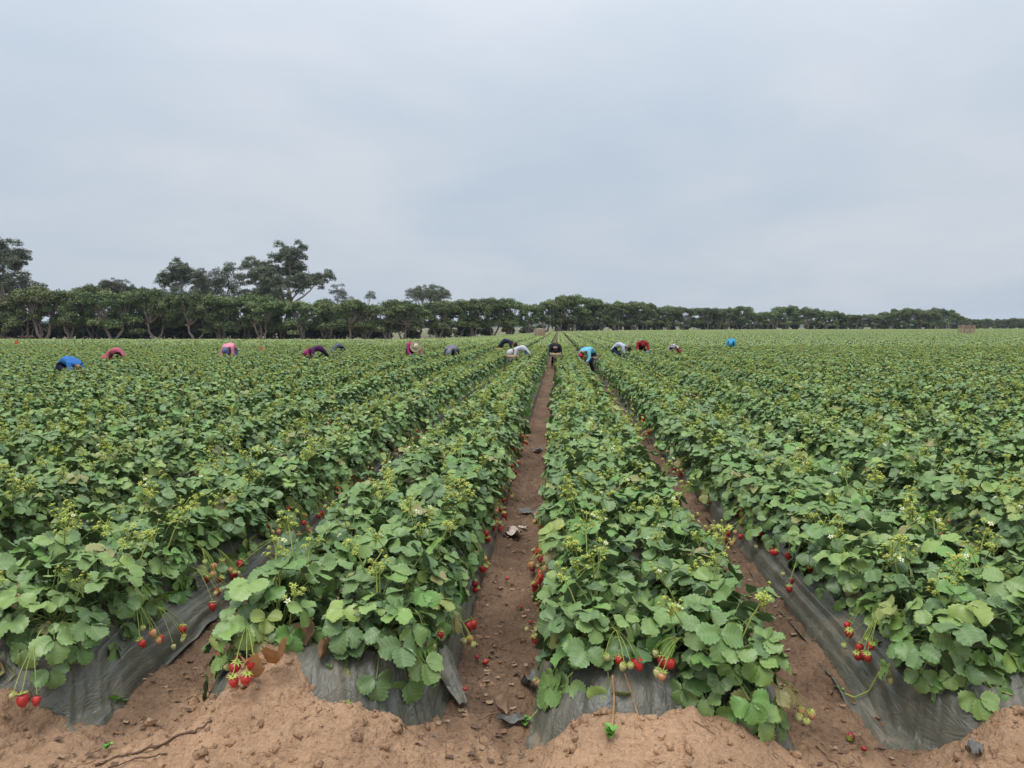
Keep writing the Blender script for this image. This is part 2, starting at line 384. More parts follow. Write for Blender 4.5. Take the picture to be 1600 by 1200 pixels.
def soil_rough(x, y):
    n = 0.055 * fbm(x * 5, y * 5, 11, 3) + 0.045 * np.abs(fbm(x * 13, y * 13, 21, 3)) + 0.024 * (np.abs(vnoise(x * 30, y * 30, 31)) + np.abs(vnoise(x * 55, y * 55, 33)) * .6)
    return n * sstep(40, 6, y)
def ground_z(x, y):
    x = np.asarray(x, float); y = np.asarray(y, float)
    b = bed_height(x, y) - 0.006; a = apron(x, y)
    u = x - (X0 + S * bedk(x))
    fl = 0.03 * sstep(0.62, 0.5, np.abs(u)) * sstep(2.6, 3.2, y)
    r = soil_rough(x, y)
    covered = sstep(0.0, 0.03, b - a)    # under the film the bed is raked smooth
    return terrain(x, y) + np.maximum(b, a) + fl + r * (1 - 0.9 * covered) - 0.035 * covered
def mulch_z(x, y):
    return terrain(x, y) + bed_height(x, y) + 0.012
def hit(col, row, lift=0.0, film=True):  # where a photo pixel's ray meets the ground or the film
    d = ray(col, row); t = np.linspace(1.0, 14, 5200); P = np.array([0, 0, CAM_H]) + t[:, None] * d
    g = ground_z(P[:, 0], P[:, 1])
    if film: g = np.maximum(g, mulch_z(P[:, 0], P[:, 1]))
    i = int(np.argmax(P[:, 2] < g + lift)); return P[i]

# one ground sheet, fine near the camera, coarse out to the horizon
def axis(fine0, fine1, step, grow, far0, far1):
    a = list(np.arange(fine0, fine1, step)); s = step
    while a[-1] < far1: s *= grow; a.append(a[-1] + s)
    s = step
    while a[0] > far0: s *= grow; a.insert(0, a[0] - s)
    return np.array(a)
gx = axis(-2.7, 2.9, 0.0135, 1.045, -3000, 3000)
gx = np.unique(np.concatenate([gx, np.arange(-16, 16, 0.11)]))
gy = axis(1.75, 3.6, 0.0135, 1.03, -60, 3400)
GX, GY = np.meshgrid(gx, gy)
GZ = ground_z(GX, GY)
nx, ny = len(gx), len(gy)
idx = np.arange(nx * ny).reshape(ny, nx)
Q = np.stack([idx[:-1, :-1], idx[:-1, 1:], idx[1:, 1:], idx[1:, :-1]], -1).reshape(-1, 4)
dry = 0.86 * sstep(3.15, 2.45, GY + 0.5 * fbm(GX * 3, GY * 3, 51, 3)) + 0.25 * sstep(0.02, 0.12, apron(GX, GY))
dry = np.clip(np.maximum(dry, 0.06 + 0.3 * fbm(GX * 2, GY * 2, 61, 3)), 0, 1.0)
grass = sstep(0, 14, GY - field_end(GX, GY) - 6)
ground = obj('ground', quadmesh('ground', np.stack([GX.ravel(), GY.ravel(), GZ.ravel()], -1), Q, [M_soil], True,
             {'dry': dry.ravel(), 'grass': grass.ravel()}))
tag(ground, 'bare brown field soil with raised beds and furrows', None, None, 'structure'); del ground['label']

# ------------------------------------------------------------------ film over the near beds
ORD = ['zeroth', 'first', 'second', 'third', 'fourth', 'fifth', 'sixth', 'seventh', 'eighth', 'ninth', 'tenth', 'eleventh', 'twelfth', 'thirteenth', 'fourteenth', 'fifteenth', 'sixteenth', 'seventeenth', 'eighteenth', 'nineteenth', 'twentieth',
       'twenty-first', 'twenty-second', 'twenty-third', 'twenty-fourth', 'twenty-fifth', 'twenty-sixth', 'twenty-seventh', 'twenty-eighth', 'twenty-ninth', 'thirtieth', 'thirty-first', 'thirty-second', 'thirty-third', 'thirty-fourth', 'thirty-fifth', 'thirty-sixth', 'thirty-seventh', 'thirty-eighth', 'thirty-ninth', 'fortieth', 'forty-first', 'forty-second', 'forty-third', 'forty-fourth', 'forty-fifth', 'forty-sixth', 'forty-seventh', 'forty-eighth', 'forty-ninth', 'fiftieth'] + [f'number {i}' for i in range(51, 90)]
def stretch(c):
    for e, t in ((608, 'stretch left of the narrow gap'), (848, 'stretch between gap and central furrow'), (1085, 'stretch right of central furrow'), (9999, 'far right stretch')):
        if c < e: return t
def bed_phrase(k):
    return f'{ORD[k + 1]} bed right of central furrow' if k >= 0 else f'{ORD[-k]} bed left of central furrow'
def make_mulch(k):
    cx = X0 + S * k; ye = float(yend(k))
    s = np.concatenate([np.linspace(-0.52, -0.28, 48), np.linspace(-0.27, 0.27, 52), np.linspace(0.28, 0.52, 48)])
    fine = 0.011 if -3 <= k <= 2 else 0.03
    y = list(np.arange(ye - 0.24, ye + 0.55, fine)); st = fine
    while y[-1] < 42: st *= 1.035; y.append(y[-1] + st)
    y = np.array(y)
    U, Y = np.meshgrid(s, y)
    # ragged lower edges
    rag = 0.030 * fbm(Y * 3.1 + k * 9, np.sign(U) * 5.0, 71, 4)
    U2 = U * (1 + rag * sstep(0.40, 0.53, np.abs(U)))
    X = cx + U2
    Z = mulch_z(X, Y)
    side = sstep(0.30, 0.40, np.abs(U)); front = sstep(ye + 0.16, ye - 0.02, Y)
    # stretch ridges along the flanks, fan of folds over the bed end, slack hollows on top
    rg = lambda a, b, sd_: 0.5 - 2 * np.abs(vnoise(a, b, sd_))
    wr = side * (1 - front) * (0.036 * rg(U * 34 + 3 * k, Y * 0.5, 81 + k) + 0.018 * rg(U * 75, Y * 1.3, 83 + k) + .010 * vnoise(U * 9, Y * 5, 85))
    fanu = U / (0.25 + 0.9 * np.clip(ye + 0.12 - Y, 0, 1) + 0.2)
    wr += front * (0.042 * rg(fanu * 15 + 7 * k, Y * 2.0, 91 + k) * (vnoise(U * 4, Y * 3, 92) + .7) + 0.020 * rg(fanu * 40, Y * 4.0, 95 + k))
    cz = np.hypot(U * 1.0 + .12 * np.sin(k * 5), Y - ye - .35); ca = np.arctan2(U + .12 * np.sin(k * 5), Y - ye - .35)   # creases radiating from the bed end
    wr += front * .030 * np.clip(rg(ca * 9 + k, cz * 1.5, 98 + k) - .18, 0, 1) - front * .02 * np.clip(rg(ca * 16 + 3 * k, cz * 3, 99 + k) - .25, 0, 1)
    wr += 0.012 * fbm(X * 7, Y * 5, 101, 3) + 0.004 * vnoise(X * 60, Y * 14, 103)
    Z = Z + wr * 0.8 + 0.004
    # the free edge lifts and flutters a little
    free = np.where(U < 0, 1.0 if k == 1 else 0.0, 1.0 if k == -2 else 0.0) * sstep(ye + .1, ye + .45, Y)
    Z += sstep(0.47, 0.52, np.abs(U)) * (free * (0.030 + 0.03 * vnoise(Y * 6, U * 3, 107 + k)) - (1 - free) * .05)
    X = X + 0.25 * wr * np.sign(U) * side
    n, mm = X.shape; id_ = np.arange(n * mm).reshape(n, mm)
    q = np.stack([id_[:-1, :-1], id_[:-1, 1:], id_[1:, 1:], id_[1:, :-1]], -1).reshape(-1, 4)
    o = obj('plastic_mulch', quadmesh('plastic_mulch', np.stack([X.ravel(), Y.ravel(), Z.ravel()], -1), q, [M_mulch]))
    tag(o, 'wrinkled grey plastic film covering the ' + bed_phrase(k), 'plastic film', 'plastic films over the raised beds')
for k in range(-6, 6): make_mulch(k)

# ------------------------------------------------------------------ pickers
CLOTH = {}
def cloth(col, rough=.85):
    key = tuple(round(c, 3) for c in col)
    if key not in CLOTH: CLOTH[key] = simple('cloth', col, rough, .15, .14, 9.0, .35, 35)
    return CLOTH[key]
M_skin = simple('skin', (.33, .19, .125), .55, .3, .08, 20)
M_boot = simple('boot', (.06, .045, .035), .7, .2, .2, 20)
def plaid_mat():
    m, t, b = mat('checked_cloth'); tcn = N(t, 'ShaderNodeTexCoord'); ch = N(t, 'ShaderNodeTexChecker'); ch.inputs['Scale'].default_value = 11
    ch.inputs['Color1'].default_value = (.62, .58, .58, 1); ch.inputs['Color2'].default_value = (.06, .045, .06, 1)
    L(t, tcn.outputs['Object'], ch.inputs['Vector']); L(t, ch.outputs[0], b.inputs['Base Color']); b.inputs['Roughness'].default_value = .85; return m
POSES = {  # facing +X: hip height, back joints (x, z), head, arm reach
    'stoop': dict(pelvis=(-.20, .86), mid=(.02, 1.00), chest=(.26, .99), neck=(.42, .89), head=(.53, .78), sh=(.30, .92), el=(.36, .64), ha=(.50, .44), knee=(.04, .45)),
    'deep':  dict(pelvis=(-.22, .80), mid=(-.02, .91), chest=(.22, .84), neck=(.34, .70), head=(.42, .57), sh=(.24, .77), el=(.33, .52), ha=(.47, .38), knee=(.07, .43)),
    'high':  dict(pelvis=(-.12, .84), mid=(-.02, 1.04), chest=(.12, 1.20), neck=(.22, 1.32), head=(.30, 1.42), sh=(.14, 1.24), el=(.24, .98), ha=(.48, .86), knee=(.08, .44)),
    'hat': dict(pelvis=(-.22, .78), mid=(-.06, .96), chest=(.16, 1.02), neck=(.33, .98), head=(.45, .92), sh=(.20, .97), el=(.32, .70), ha=(.50, .50), knee=(.10, .45)),
    'crouch': dict(pelvis=(-.20, .66), mid=(-.06, .84), chest=(.16, .90), neck=(.32, .86), head=(.43, .80), sh=(.20, .86), el=(.32, .60), ha=(.50, .46), knee=(.22, .48)),
}
def head_mesh(r=.105):
    """a head with brow, nose, mouth and chin, facing +X, crown +Z"""
    n, m = 18, 12; V = []; Fc = []
    for i in range(m + 1):
        ph = math.pi * i / m
        for j in range(n):
            th = 2 * math.pi * j / n
            x, y, z = math.sin(ph) * math.cos(th), math.sin(ph) * math.sin(th), math.cos(ph)
            jaw = 1 - .22 * max(0, -z); k = np.array([x * .95 * (jaw if x < 0 else 1 - .08 * max(0, -z)), y * .78 * jaw, z * 1.18])
            if x > .75:
                k[0] += .20 * math.exp(-((y / .20) ** 2 + ((z + .12) / .2) ** 2))       # nose
                k[0] -= .08 * (math.exp(-(((abs(y) - .36) / .14) ** 2 + ((z - .08) / .13) ** 2)))   # eye sockets
                k[0] -= .04 * math.exp(-((y / .28) ** 2 + ((z + .47) / .06) ** 2))      # mouth line
            if abs(abs(y) - 1) < .12 and abs(x) < .3: k[1] *= 1.12                      # ears
            V.append(k * r)
    for i in range(m):
        for j in range(n): Fc.append((i * n + j, (i + 1) * n + j, (i + 1) * n + (j + 1) % n, i * n + (j + 1) % n))
    return np.array(V), Fc
def cap_shell(r, cut, k=1.12, back=0.0):
    """a shell round the head, open where cut(x, z) is true"""
    n, m = 20, 14; V = []; Fc = []
    dirs = []
    for i in range(m + 1):
        ph = math.pi * i / m
        for j in range(n):
            th = 2 * math.pi * j / n; d = (math.sin(ph) * math.cos(th), math.sin(ph) * math.sin(th), math.cos(ph)); dirs.append(d)
            V.append(np.array([d[0] * .98 - back, d[1] * .84, d[2] * 1.18]) * r * k)
    for i in range(m):
        for j in range(n):
            q = (i * n + j, (i + 1) * n + j, (i + 1) * n + (j + 1) % n, i * n + (j + 1) % n)
            c = np.mean([dirs[a] for a in q], 0)
            if not cut(c[0], c[1], c[2]): Fc.append(q)
    return np.array(V), Fc
dg = None
def person(x, y, yaw, pose, colors, headgear, label, size=1.0, spread=.20):
    """colors: jacket, trousers, sleeve, hand ; headgear: (kind, colour)"""
    p = {k: (v[0], v[1] - (.07 if k not in ('knee', 'ha') else .02)) for k, v in POSES[pose].items()}; p['knee'] = (p['knee'][0] + .10, p['knee'][1]); jacket, trousers, sleeve, glove = colors
    root = empty('person', (x, y, float(terrain(x, y)) + .015), R(yaw)); tag(root, label, 'person', 'pickers bent over the beds')
    size *= .94; root.scale = (size,) * 3
    Vt, E, Rd, Z = [], [], [], []
    def J(pt, r, z): Vt.append(pt); Rd.append(r if hasattr(r, '__len__') else (r, r)); Z.append(z); return len(Vt) - 1
    def B(a, b): E.append((a, b))
    x2 = lambda t, y_=0.0: (t[0], y_, t[1])
    pel = J(x2(p['pelvis']), (.155, .15), 'j'); mid = J(x2(p['mid']), (.165, .15), 'j'); che = J(x2(p['chest']), (.175, .145), 'j'); nek = J(x2(p['neck']), .065, 's')
    hd = J(((p['neck'][0] * .45 + p['head'][0] * .55), 0, (p['neck'][1] * .45 + p['head'][1] * .55)), .07, 's')
    B(pel, mid); B(mid, che); B(che, nek); B(nek, hd)
    hands = []
    for s in (-1, 1):
        hip = J((p['pelvis'][0] + .02, s * .10, p['pelvis'][1] - .10), .105, 't'); kn = J((p['knee'][0], s * .13, p['knee'][1]), .075, 't'); an = J((-.06, s * .13, .10), .052, 't'); to = J((.10, s * .14, .045), .042, 'b')
        B(pel, hip); B(hip, kn); B(kn, an); B(an, to)
        sh = J((p['sh'][0], s * .185, p['sh'][1]), .078, 'j'); el = J((p['el'][0], s * (spread + .03), p['el'][1]), .058, 'v'); ha = J((p['ha'][0], s * spread * .85, p['ha'][1]), .036, 'g')
        wr = J(tuple(np.array(Vt[el]) * .22 + np.array(Vt[ha]) * .78), .042, 'v')
        B(che, sh); B(sh, el); B(el, wr); B(wr, ha); hands.append((np.array(Vt[wr]), np.array(Vt[ha])))
    me = bpy.data.meshes.new('body_skeleton'); me.from_pydata(Vt, E, [])
    tmp = bpy.data.objects.new('body_skeleton', me); C.objects.link(tmp)
    sk = tmp.modifiers.new('skin', 'SKIN'); sk.use_smooth_shade = True
    for i, sv in enumerate(me.skin_vertices[0].data): sv.radius = Rd[i]; sv.use_root = (i == pel)
    ss = tmp.modifiers.new('sub', 'SUBSURF'); ss.levels = 2; ss.render_levels = 2
    bpy.context.view_layer.update()
    d = bpy.context.evaluated_depsgraph_get(); ev = tmp.evaluated_get(d)
    bm_ = bpy.data.meshes.new_from_object(ev, depsgraph=d)
    bpy.data.objects.remove(tmp, do_unlink=True); bpy.data.meshes.remove(me)
    nv = len(bm_.vertices); co = np.empty(nv * 3); bm_.vertices.foreach_get('co', co); co = co.reshape(-1, 3)
    # cloth folds
    co = co + (vnoise(co[:, 0] * 14 + co[:, 2] * 7, co[:, 1] * 12 + x, 5) * .018)[:, None] * np.array([1, 1, .6])
    faces = [tuple(pl.vertices) for pl in bm_.polygons]
    slots = ['j', 't', 'v', 'g', 's', 'b']; A = np.array(Vt)
    FCn = np.array([co[list(f)].mean(0) for f in faces]); D_ = []; Zi = []
    for a, b in E:
        ab = A[b] - A[a]; t = np.clip((FCn - A[a]) @ ab / (ab @ ab + 1e-9), 0, 1); D_.append(np.linalg.norm(A[a] + t[:, None] * ab - FCn, axis=1))
        z = np.full(len(FCn), slots.index(Z[b]))
        if b == nek: z = np.where(t < .9, 0, z)
        if a == pel and Z[b] == 't': z[:] = 0
        Zi.append(z)
    best = np.argmin(np.array(D_), 0); mi = np.array(Zi)[best, np.arange(len(FCn))]
    mb = MB(); mb.add(co, faces, mi)
    H = np.array(x2(p['head'])); ndir = H - np.array(x2(p['neck'])); ang = math.atan2(ndir[0], ndir[2])     # tilt from upright
    Mh = rotm('Y', ang - .25)
    v, f = head_mesh(); mb.add(v @ Mh.T + H, f, 4)
    for w, h in hands:                                       # palm, four fingers and thumb
        ax = (h - w) / (np.linalg.norm(h - w) + 1e-9); sd_ = np.array([0, 1.0, 0]); nr = np.cross(ax, sd_)
        v, f = tube([h - ax * .02, h + ax * .05, h + ax * .085], [.036, .040, .034], 6); mb.add(v, f, 3)
        for q, (o_, ln) in enumerate(((-.027, .062), (-.009, .075), (.009, .070), (.027, .055))):
            b0 = h + ax * .08 + sd_ * o_; v, f = tube([b0, b0 + ax * ln * .55 + nr * .008, b0 + ax * ln * .9 + nr * .03], [.0095, .009, .007], 5); mb.add(v, f, 3)
        b0 = h + ax * .02 + sd_ * (-.035); v, f = tube([b0, b0 - sd_ * .025 + ax * .03, b0 - sd_ * .03 + ax * .06 + nr * .02], [.012, .011, .008], 5); mb.add(v, f, 3)
    mj = jacket if not hasattr(jacket, '__len__') else cloth(jacket)
    ms = sleeve if not hasattr(sleeve, '__len__') else cloth(sleeve)
    body = mb.mesh('body', [mj, cloth(trousers), ms, cloth(glove), M_skin, M_boot])
    obj('body', body, root)
    kind, hc = headgear
    hb = MB()
    if kind == 'hood':
        v, f = cap_shell(.105, lambda a, b, c: a > .55 and c < .72, 1.24, .10); hb.add(v @ Mh.T + H, f, 0)
    elif kind == 'cap':
        v, f = cap_shell(.105, lambda a, b, c: c < .12, 1.10); hb.add(v @ Mh.T + H, f, 0)
        bill = [];
        for i in range(9):
            a = R(-55 + 110 * i / 8); bill += [(math.cos(a) * .10, math.sin(a) * .085, .022), (math.cos(a) * .10 + .075 * math.cos(a * .6), math.sin(a) * .08, .012)]
        hb.add(np.array(bill) @ Mh.T + H, [(2 * i, 2 * i + 1, 2 * i + 3, 2 * i + 2) for i in range(8)], 0)
        v, f = cap_shell(.105, lambda a, b, c: c > .14 or a > -.15 or c < -.55, 1.08); hb.add(v @ Mh.T + H, f, 1)
    elif kind == 'hair':
        v, f = cap_shell(.105, lambda a, b, c: (a > .35 and c < .55) or c < -.5, 1.09); hb.add(v @ Mh.T + H, f, 0)
    elif kind == 'scarf':
        v, f = cap_shell(.105, lambda a, b, c: a > .6 and -.35 < c < .62, 1.16, .04); hb.add(v @ Mh.T + H, f, 0)
        v, f = tube([H + Mh @ np.array([-.02, 0, -.10]), H + Mh @ np.array([-.06, 0, -.20])], [.085, .11], 10, False); hb.add(v, f, 0)
    elif kind == 'straw':
        prof = [(0, .135), (.06, .132), (.085, .115), (.098, .045), (.102, .030), (.16, .016), (.215, .030), (.225, .034), (.213, .024), (.16, .008), (.100, .018)]
        n = 22; V = []; Fc = []
        for rr, zz in prof:
            for j in range(n): a = 6.283 * j / n; V.append((rr * math.cos(a) * 1.05, rr * math.sin(a), zz + .012 * math.cos(2 * a) * (rr > .12)))
        for i in range(len(prof) - 1):
            for j in range(n): Fc.append((i * n + j, (i + 1) * n + j, (i + 1) * n + (j + 1) % n, i * n + (j + 1) % n))
        V = np.array(V) + np.array([-.01, 0, .05]); hb.add(V @ Mh.T + H, Fc, 0)
        v, f = tube([(0, 0, .082), (0, 0, .105)], [.1035, .1], 22, False); hb.add((v + np.array([-.01, 0, 0])) @ Mh.T + H, f, 1)
    names = {'hood': 'hood', 'cap': 'cap', 'hair': 'hair', 'scarf': 'head_scarf', 'straw': 'straw_hat'}
    obj(names[kind], hb.mesh(names[kind], [cloth(hc), cloth((.02, .016, .014))]), root)
    return root
NAVY = (.018, .022, .045); DARK = (.015, .015, .018); JEAN = (.05, .10, .19); SKING = (.30, .17, .11)
PPL = [
 # column, distance, yaw, pose, (jacket, trousers, sleeve, glove), headgear, label, size
 (103, 17.2, -12, 'deep', ((.045, .16, .42), NAVY, (.045, .16, .42), (.6, .62, .62)), ('hair', DARK), 'picker in bright blue sweatshirt bent double, nearest on the left', .96),
 (182, 24.0, 195, 'deep', ((.46, .11, .155), DARK, (.50, .13, .17), SKING), ('hood', (.46, .11, .155)), 'picker in rose-red sweatshirt, only the rounded back showing', 1.0),
 (361, 27.5, -92, 'stoop', ((.66, .23, .30), (.10, .12, .22), (.60, .20, .28), SKING), ('hood', (.12, .14, .25)), 'picker in pale pink top with blue-grey hood hanging down', 1.0),
 (501, 26.0, 205, 'stoop', ((.075, .022, .075), DARK, (.10, .028, .085), (.06, .09, .13)), ('scarf', (.27, .035, .12)), 'picker in dark plum jacket with magenta head scarf', .96),
 (531, 32.0, 200, 'deep', ((.10, .115, .15), DARK, (.12, .135, .17), SKING), ('hood', (.10, .115, .15)), 'picker in slate grey low among leaves beside the plum jacket', .98),
 (643, 27.0, -62, 'hat', ((.38, .035, .11), DARK, (.30, .03, .12), (.05, .12, .48)), ('straw', (.72, .60, .40)), 'picker in magenta jacket wearing a wide straw hat', 1.04),
 (708, 25.7, -100, 'stoop', ((.145, .15, .185), DARK, (.06, .068, .085), SKING), ('hood', (.17, .17, .21)), 'picker in grey hooded sweatshirt facing the camera, right of straw hat', .97),
 (787, 34.5, 5, 'stoop', ((.030, .028, .050), DARK, (.03, .03, .05), SKING), ('hair', DARK), 'picker in dark navy behind the white hooded one', 1.06),
 (819, 26.0, 183, 'stoop', ((.52, .51, .55), JEAN, (.46, .45, .49), (.6, .6, .62)), ('hood', (.55, .54, .57)), 'picker in white hooded sweatshirt and jeans facing left', .95),
 (868, 28.4, -90, 'stoop', ((.010, .011, .016), DARK, (.013, .013, .018), SKING), ('hair', DARK), 'picker in black jacket standing in the central bare furrow', .98),
 (922, 25.3, 232, 'stoop', ((.14, .40, .52), NAVY, (.20, .46, .56), SKING), ('cap', (.44, .03, .035)), 'picker in light blue top and red cap', .95),
 (964, 31.0, -15, 'stoop', ((.44, .46, .52), (.025, .032, .07), (.40, .42, .48), SKING), ('hair', DARK), 'picker in pale grey top with dark hair bending to the right', .98),
 (1003, 34.0, -88, 'crouch', ((.28, .014, .024), DARK, (.28, .014, .024), (.05, .30, .56)), ('scarf', (.20, .012, .02)), 'picker in red with red head scarf and blue gloves', 1.12),
 (1051, 36.0, 0, 'deep', ('plaid', DARK, (.30, .02, .05), SKING), ('scarf', (.30, .02, .05)), 'picker in black and white checked top, barely above the leaves', .93),
 (1144, 37.0, -110, 'stoop', ((.030, .25, .42), NAVY, (.035, .27, .44), SKING), ('hood', (.035, .27, .46)), 'picker in teal hooded sweatshirt, farthest right', 1.0),
]
M_plaid = plaid_mat()
for c_, D, yw, ps, cl, hg, lab, sz in PPL:
    cl = tuple(M_plaid if q == 'plaid' else q for q in cl)
    j0 = round((at_y(c_, D) + .28) / S); t_ = at_y(c_, 1.0)     # stand in the furrow nearest to that spot
    D2 = min(((-.28 + S * j) / t_ for j in (j0 - 1, j0, j0 + 1) if abs(t_) > .01 and (-.28 + S * j) / t_ > 5), key=lambda q: abs(q - D), default=D)
    if abs(D2 - D) > 3.5: D2 = D
    person(t_ * D2, D2, yw, ps, cl, hg, lab, sz)

# picking carts: a one-wheeled wire frame carrying a cardboard tray
M_card = simple('cardboard', (.46, .31, .19), .85, .15, .12, 14)
M_wire = simple('cart_wire', (.30, .29, .28), .4, .5, .1, 20); M_tyre = simple('tyre', (.03, .03, .03), .8, .2, .1, 20)
def tray_mesh(w, d, h, t=.012, mats=None):
    mb = MB()
    def box(x0, x1, y0, y1, z0, z1):
        v = [(x, y, z) for z in (z0, z1) for y in (y0, y1) for x in (x0, x1)]
        mb.add(v, [(0, 2, 3, 1), (4, 5, 7, 6), (0, 1, 5, 4), (2, 6, 7, 3), (0, 4, 6, 2), (1, 3, 7, 5)], 0)
    box(-w / 2, w / 2, -d / 2, d / 2, 0, t)
    for s in (-1, 1):
        box(s * w / 2 - t / 2, s * w / 2 + t / 2, -d / 2, d / 2, t, h * .82)
        box(-w / 2 + t, w / 2 - t, s * d / 2 - t / 2, s * d / 2 + t / 2, t, h)
    return mb.mesh('tray', [M_card], False)
TRAY = tray_mesh(.50, .40, .13)
def cart(c_, D, yaw, label, tlabel):
    x = at_y(c_, D); z = float(ground_z(x, D)); z = float(terrain(x, D)) + .01; root = empty('picking_cart', (x, D, z), R(yaw)); tag(root, label, 'cart', 'one-wheeled picking carts')
    mb = MB(); pth = lambda P, r=.008: mb.add(*tube(P, r, 5), 0)
    for s in (-1, 1):
        pth([(-.62, s * .16, .62), (-.30, s * .17, .46), (.28, s * .17, .46), (.38, s * .04, .20)]); pth([(-.28, s * .17, .46), (-.34, s * .17, .02)])
    for q in (-.28, 0, .28): pth([(q, -.17, .46), (q, .17, .46)])
    obj('frame', mb.mesh('frame', [M_wire]), root)
    wb = MB(); P = [(.38 + .19 * math.cos(a), 0, .20 + .19 * math.sin(a)) for a in np.linspace(0, 6.283, 17)]
    wb.add(*tube(P, .018, 6, False), 0)
    for a in np.linspace(0, 3.14, 5)[:-1]: wb.add(*tube([(.38 + .18 * math.cos(a), 0, .2 + .18 * math.sin(a)), (.38 - .18 * math.cos(a), 0, .2 - .18 * math.sin(a))], .004, 4), 1)
    obj('wheel', wb.mesh('wheel', [M_tyre, M_wire]), root)
    t = obj('berry_tray', TRAY, None, (x, D, z + .47), (0, 0, R(yaw))); tag(t, tlabel, 'tray', 'cardboard trays on the picking carts')
cart(868, 27.6, 92, 'wire picking cart in the central furrow before the black jacket', 'cardboard tray on the cart before the picker in black')
cart(924, 24.5, 88, 'wire picking cart before the picker in red cap', 'cardboard tray before the picker in red cap')
cart(780, 33.6, 95, 'wire picking cart left of the picker in dark navy', 'cardboard tray left of the picker in dark navy')
cart(801, 25.6, 90, 'wire picking cart left of the white hooded picker', 'cardboard tray by the hands of the white hooded picker')

# crate stacks at the far end
M_crate = simple('crate_wood', (.34, .215, .155), .85, .15, .18, 5, 0, 80, .2); M_crate_l = simple('crate_post', (.50, .38, .29), .85, .15, .1, 5)
def crate_mesh(w, d, h):
    mb = MB()
    def box(x0, x1, y0, y1, z0, z1, m):
        v = [(x, y, z) for z in (z0, z1) for y in (y0, y1) for x in (x0, x1)]
        mb.add(v, [(0, 2, 3, 1), (4, 5, 7, 6), (0, 1, 5, 4), (2, 6, 7, 3), (0, 4, 6, 2), (1, 3, 7, 5)], m)
    box(-w / 2, w / 2, -d / 2, d / 2, .01, .03, 0)
    for s in (-1, 1):
        for (a, b) in ((.05, .42), (.52, .86)):
            box(-w / 2 + .03, w / 2 - .03, s * d / 2 - .012, s * d / 2 + .012, h * a, h * b, 0); box(s * w / 2 - .012, s * w / 2 + .012, -d / 2 + .03, d / 2 - .03, h * a, h * b, 0)
        for q in (-1, 1): box(s * w / 2 - .035, s * w / 2 + .035, q * d / 2 - .035, q * d / 2 + .035, .0, h * .985, 1)
    return mb.mesh('crate', [M_crate, M_crate_l], False)
def crate_stack(c_, D, ncol, w, h, nh, label, group, yaw):
    me = crate_mesh(w, 1.0, h); x = at_y(c_, D); z0 = float(ground_z(x, D)) + .12
    for a in range(ncol):
        for b in range(nh):
            off = (a - (ncol - 1) / 2) * (w + .03); o = obj('crate', me, None, (x + off * math.cos(R(yaw)), D + off * math.sin(R(yaw)), z0 + b * h), (0, 0, R(yaw + rng.uniform(-1, 1)))); tag(o, f'{label}, {("left", "right")[a]} column, {ORD[b + 1]} from the ground', 'crate', group)
crate_stack(843, 98, 2, .66, .20, 6, 'slatted crate in stack near central furrow', 'crates stacked near the central furrow', 4)
crate_stack(1510, 112, 2, .90, .21, 7, 'slatted crate in stack at far right', 'crates stacked at the far right', 8)
# ------------------------------------------------------------------ strawberry leaves
def leaflet(Ln, W, n, vs_, fold, curl, droop, wave, ph, quilt):
    V = []; C_ = len(vs_)
    for j in range(n + 1):
        t = j / n; th = math.pi * t ** 1.12
        ex = Ln * (0.5 * (1 - math.cos(math.pi * t))) ** 0.92; ey = W * max(math.sin(th), 0) ** 0.72
        if j == n: ex, ey = Ln * 0.985, 0.0
        mxp = Ln * 0.96 * t ** 1.55
        ser = (1.075 if j % 2 == 0 else 0.925) if 0 < j < n and quilt else 1.0
        for sgn in (-1, 1):
            for v in vs_:
                if v == 0 and sgn == 1: continue
                f = v * (ser if v == 1 else 1)
                x = mxp + f * (ex - mxp) ; y = sgn * f * ey
                z = fold * abs(y) - curl * x * x / Ln - droop * (abs(y) / W) ** 2 * W
                if quilt: z += quilt * (-1 if j % 2 == 0 else 1) * math.sin(math.pi * min(v * 1.1, 1) ** 0.7)
                z += wave * math.sin(ph + sgn * 1.3 + 9 * t) * v * v
                V.append((x, y, z))
    # row layout: sgn -1: v0..vC-1 ; sgn +1: v1..vC-1
    rw = 2 * C_ - 1
    def ix(j, sgn, c):
        if c == 0: return j * rw
        return j * rw + (c if sgn < 0 else C_ - 1 + c)
    Fc = []
    for j in range(n):
        for c in range(C_ - 1):
            Fc.append((ix(j, -1, c), ix(j, -1, c + 1), ix(j + 1, -1, c + 1), ix(j + 1, -1, c))[::-1])
            Fc.append((ix(j, 1, c), ix(j, 1, c + 1), ix(j + 1, 1, c + 1), ix(j + 1, 1, c)))
    Fc = [tuple(reversed(q)) for q in Fc]
    return np.array(V), Fc
def vein_of(n, vs_):
    rw = 2 * len(vs_) - 1; a = np.zeros((n + 1, rw)); a[::2] = 1.0; a[:, 0] = 1.0; return a.ravel()
LOD = {'hi': (14, (0, 0.42, 0.8, 1.0), 5, 6), 'mid': (8, (0, 0.6, 1.0), 4, 4), 'low': (4, (0, 1.0), 3, 3), 'far': (2, (0, 1.0), 0, 0)}
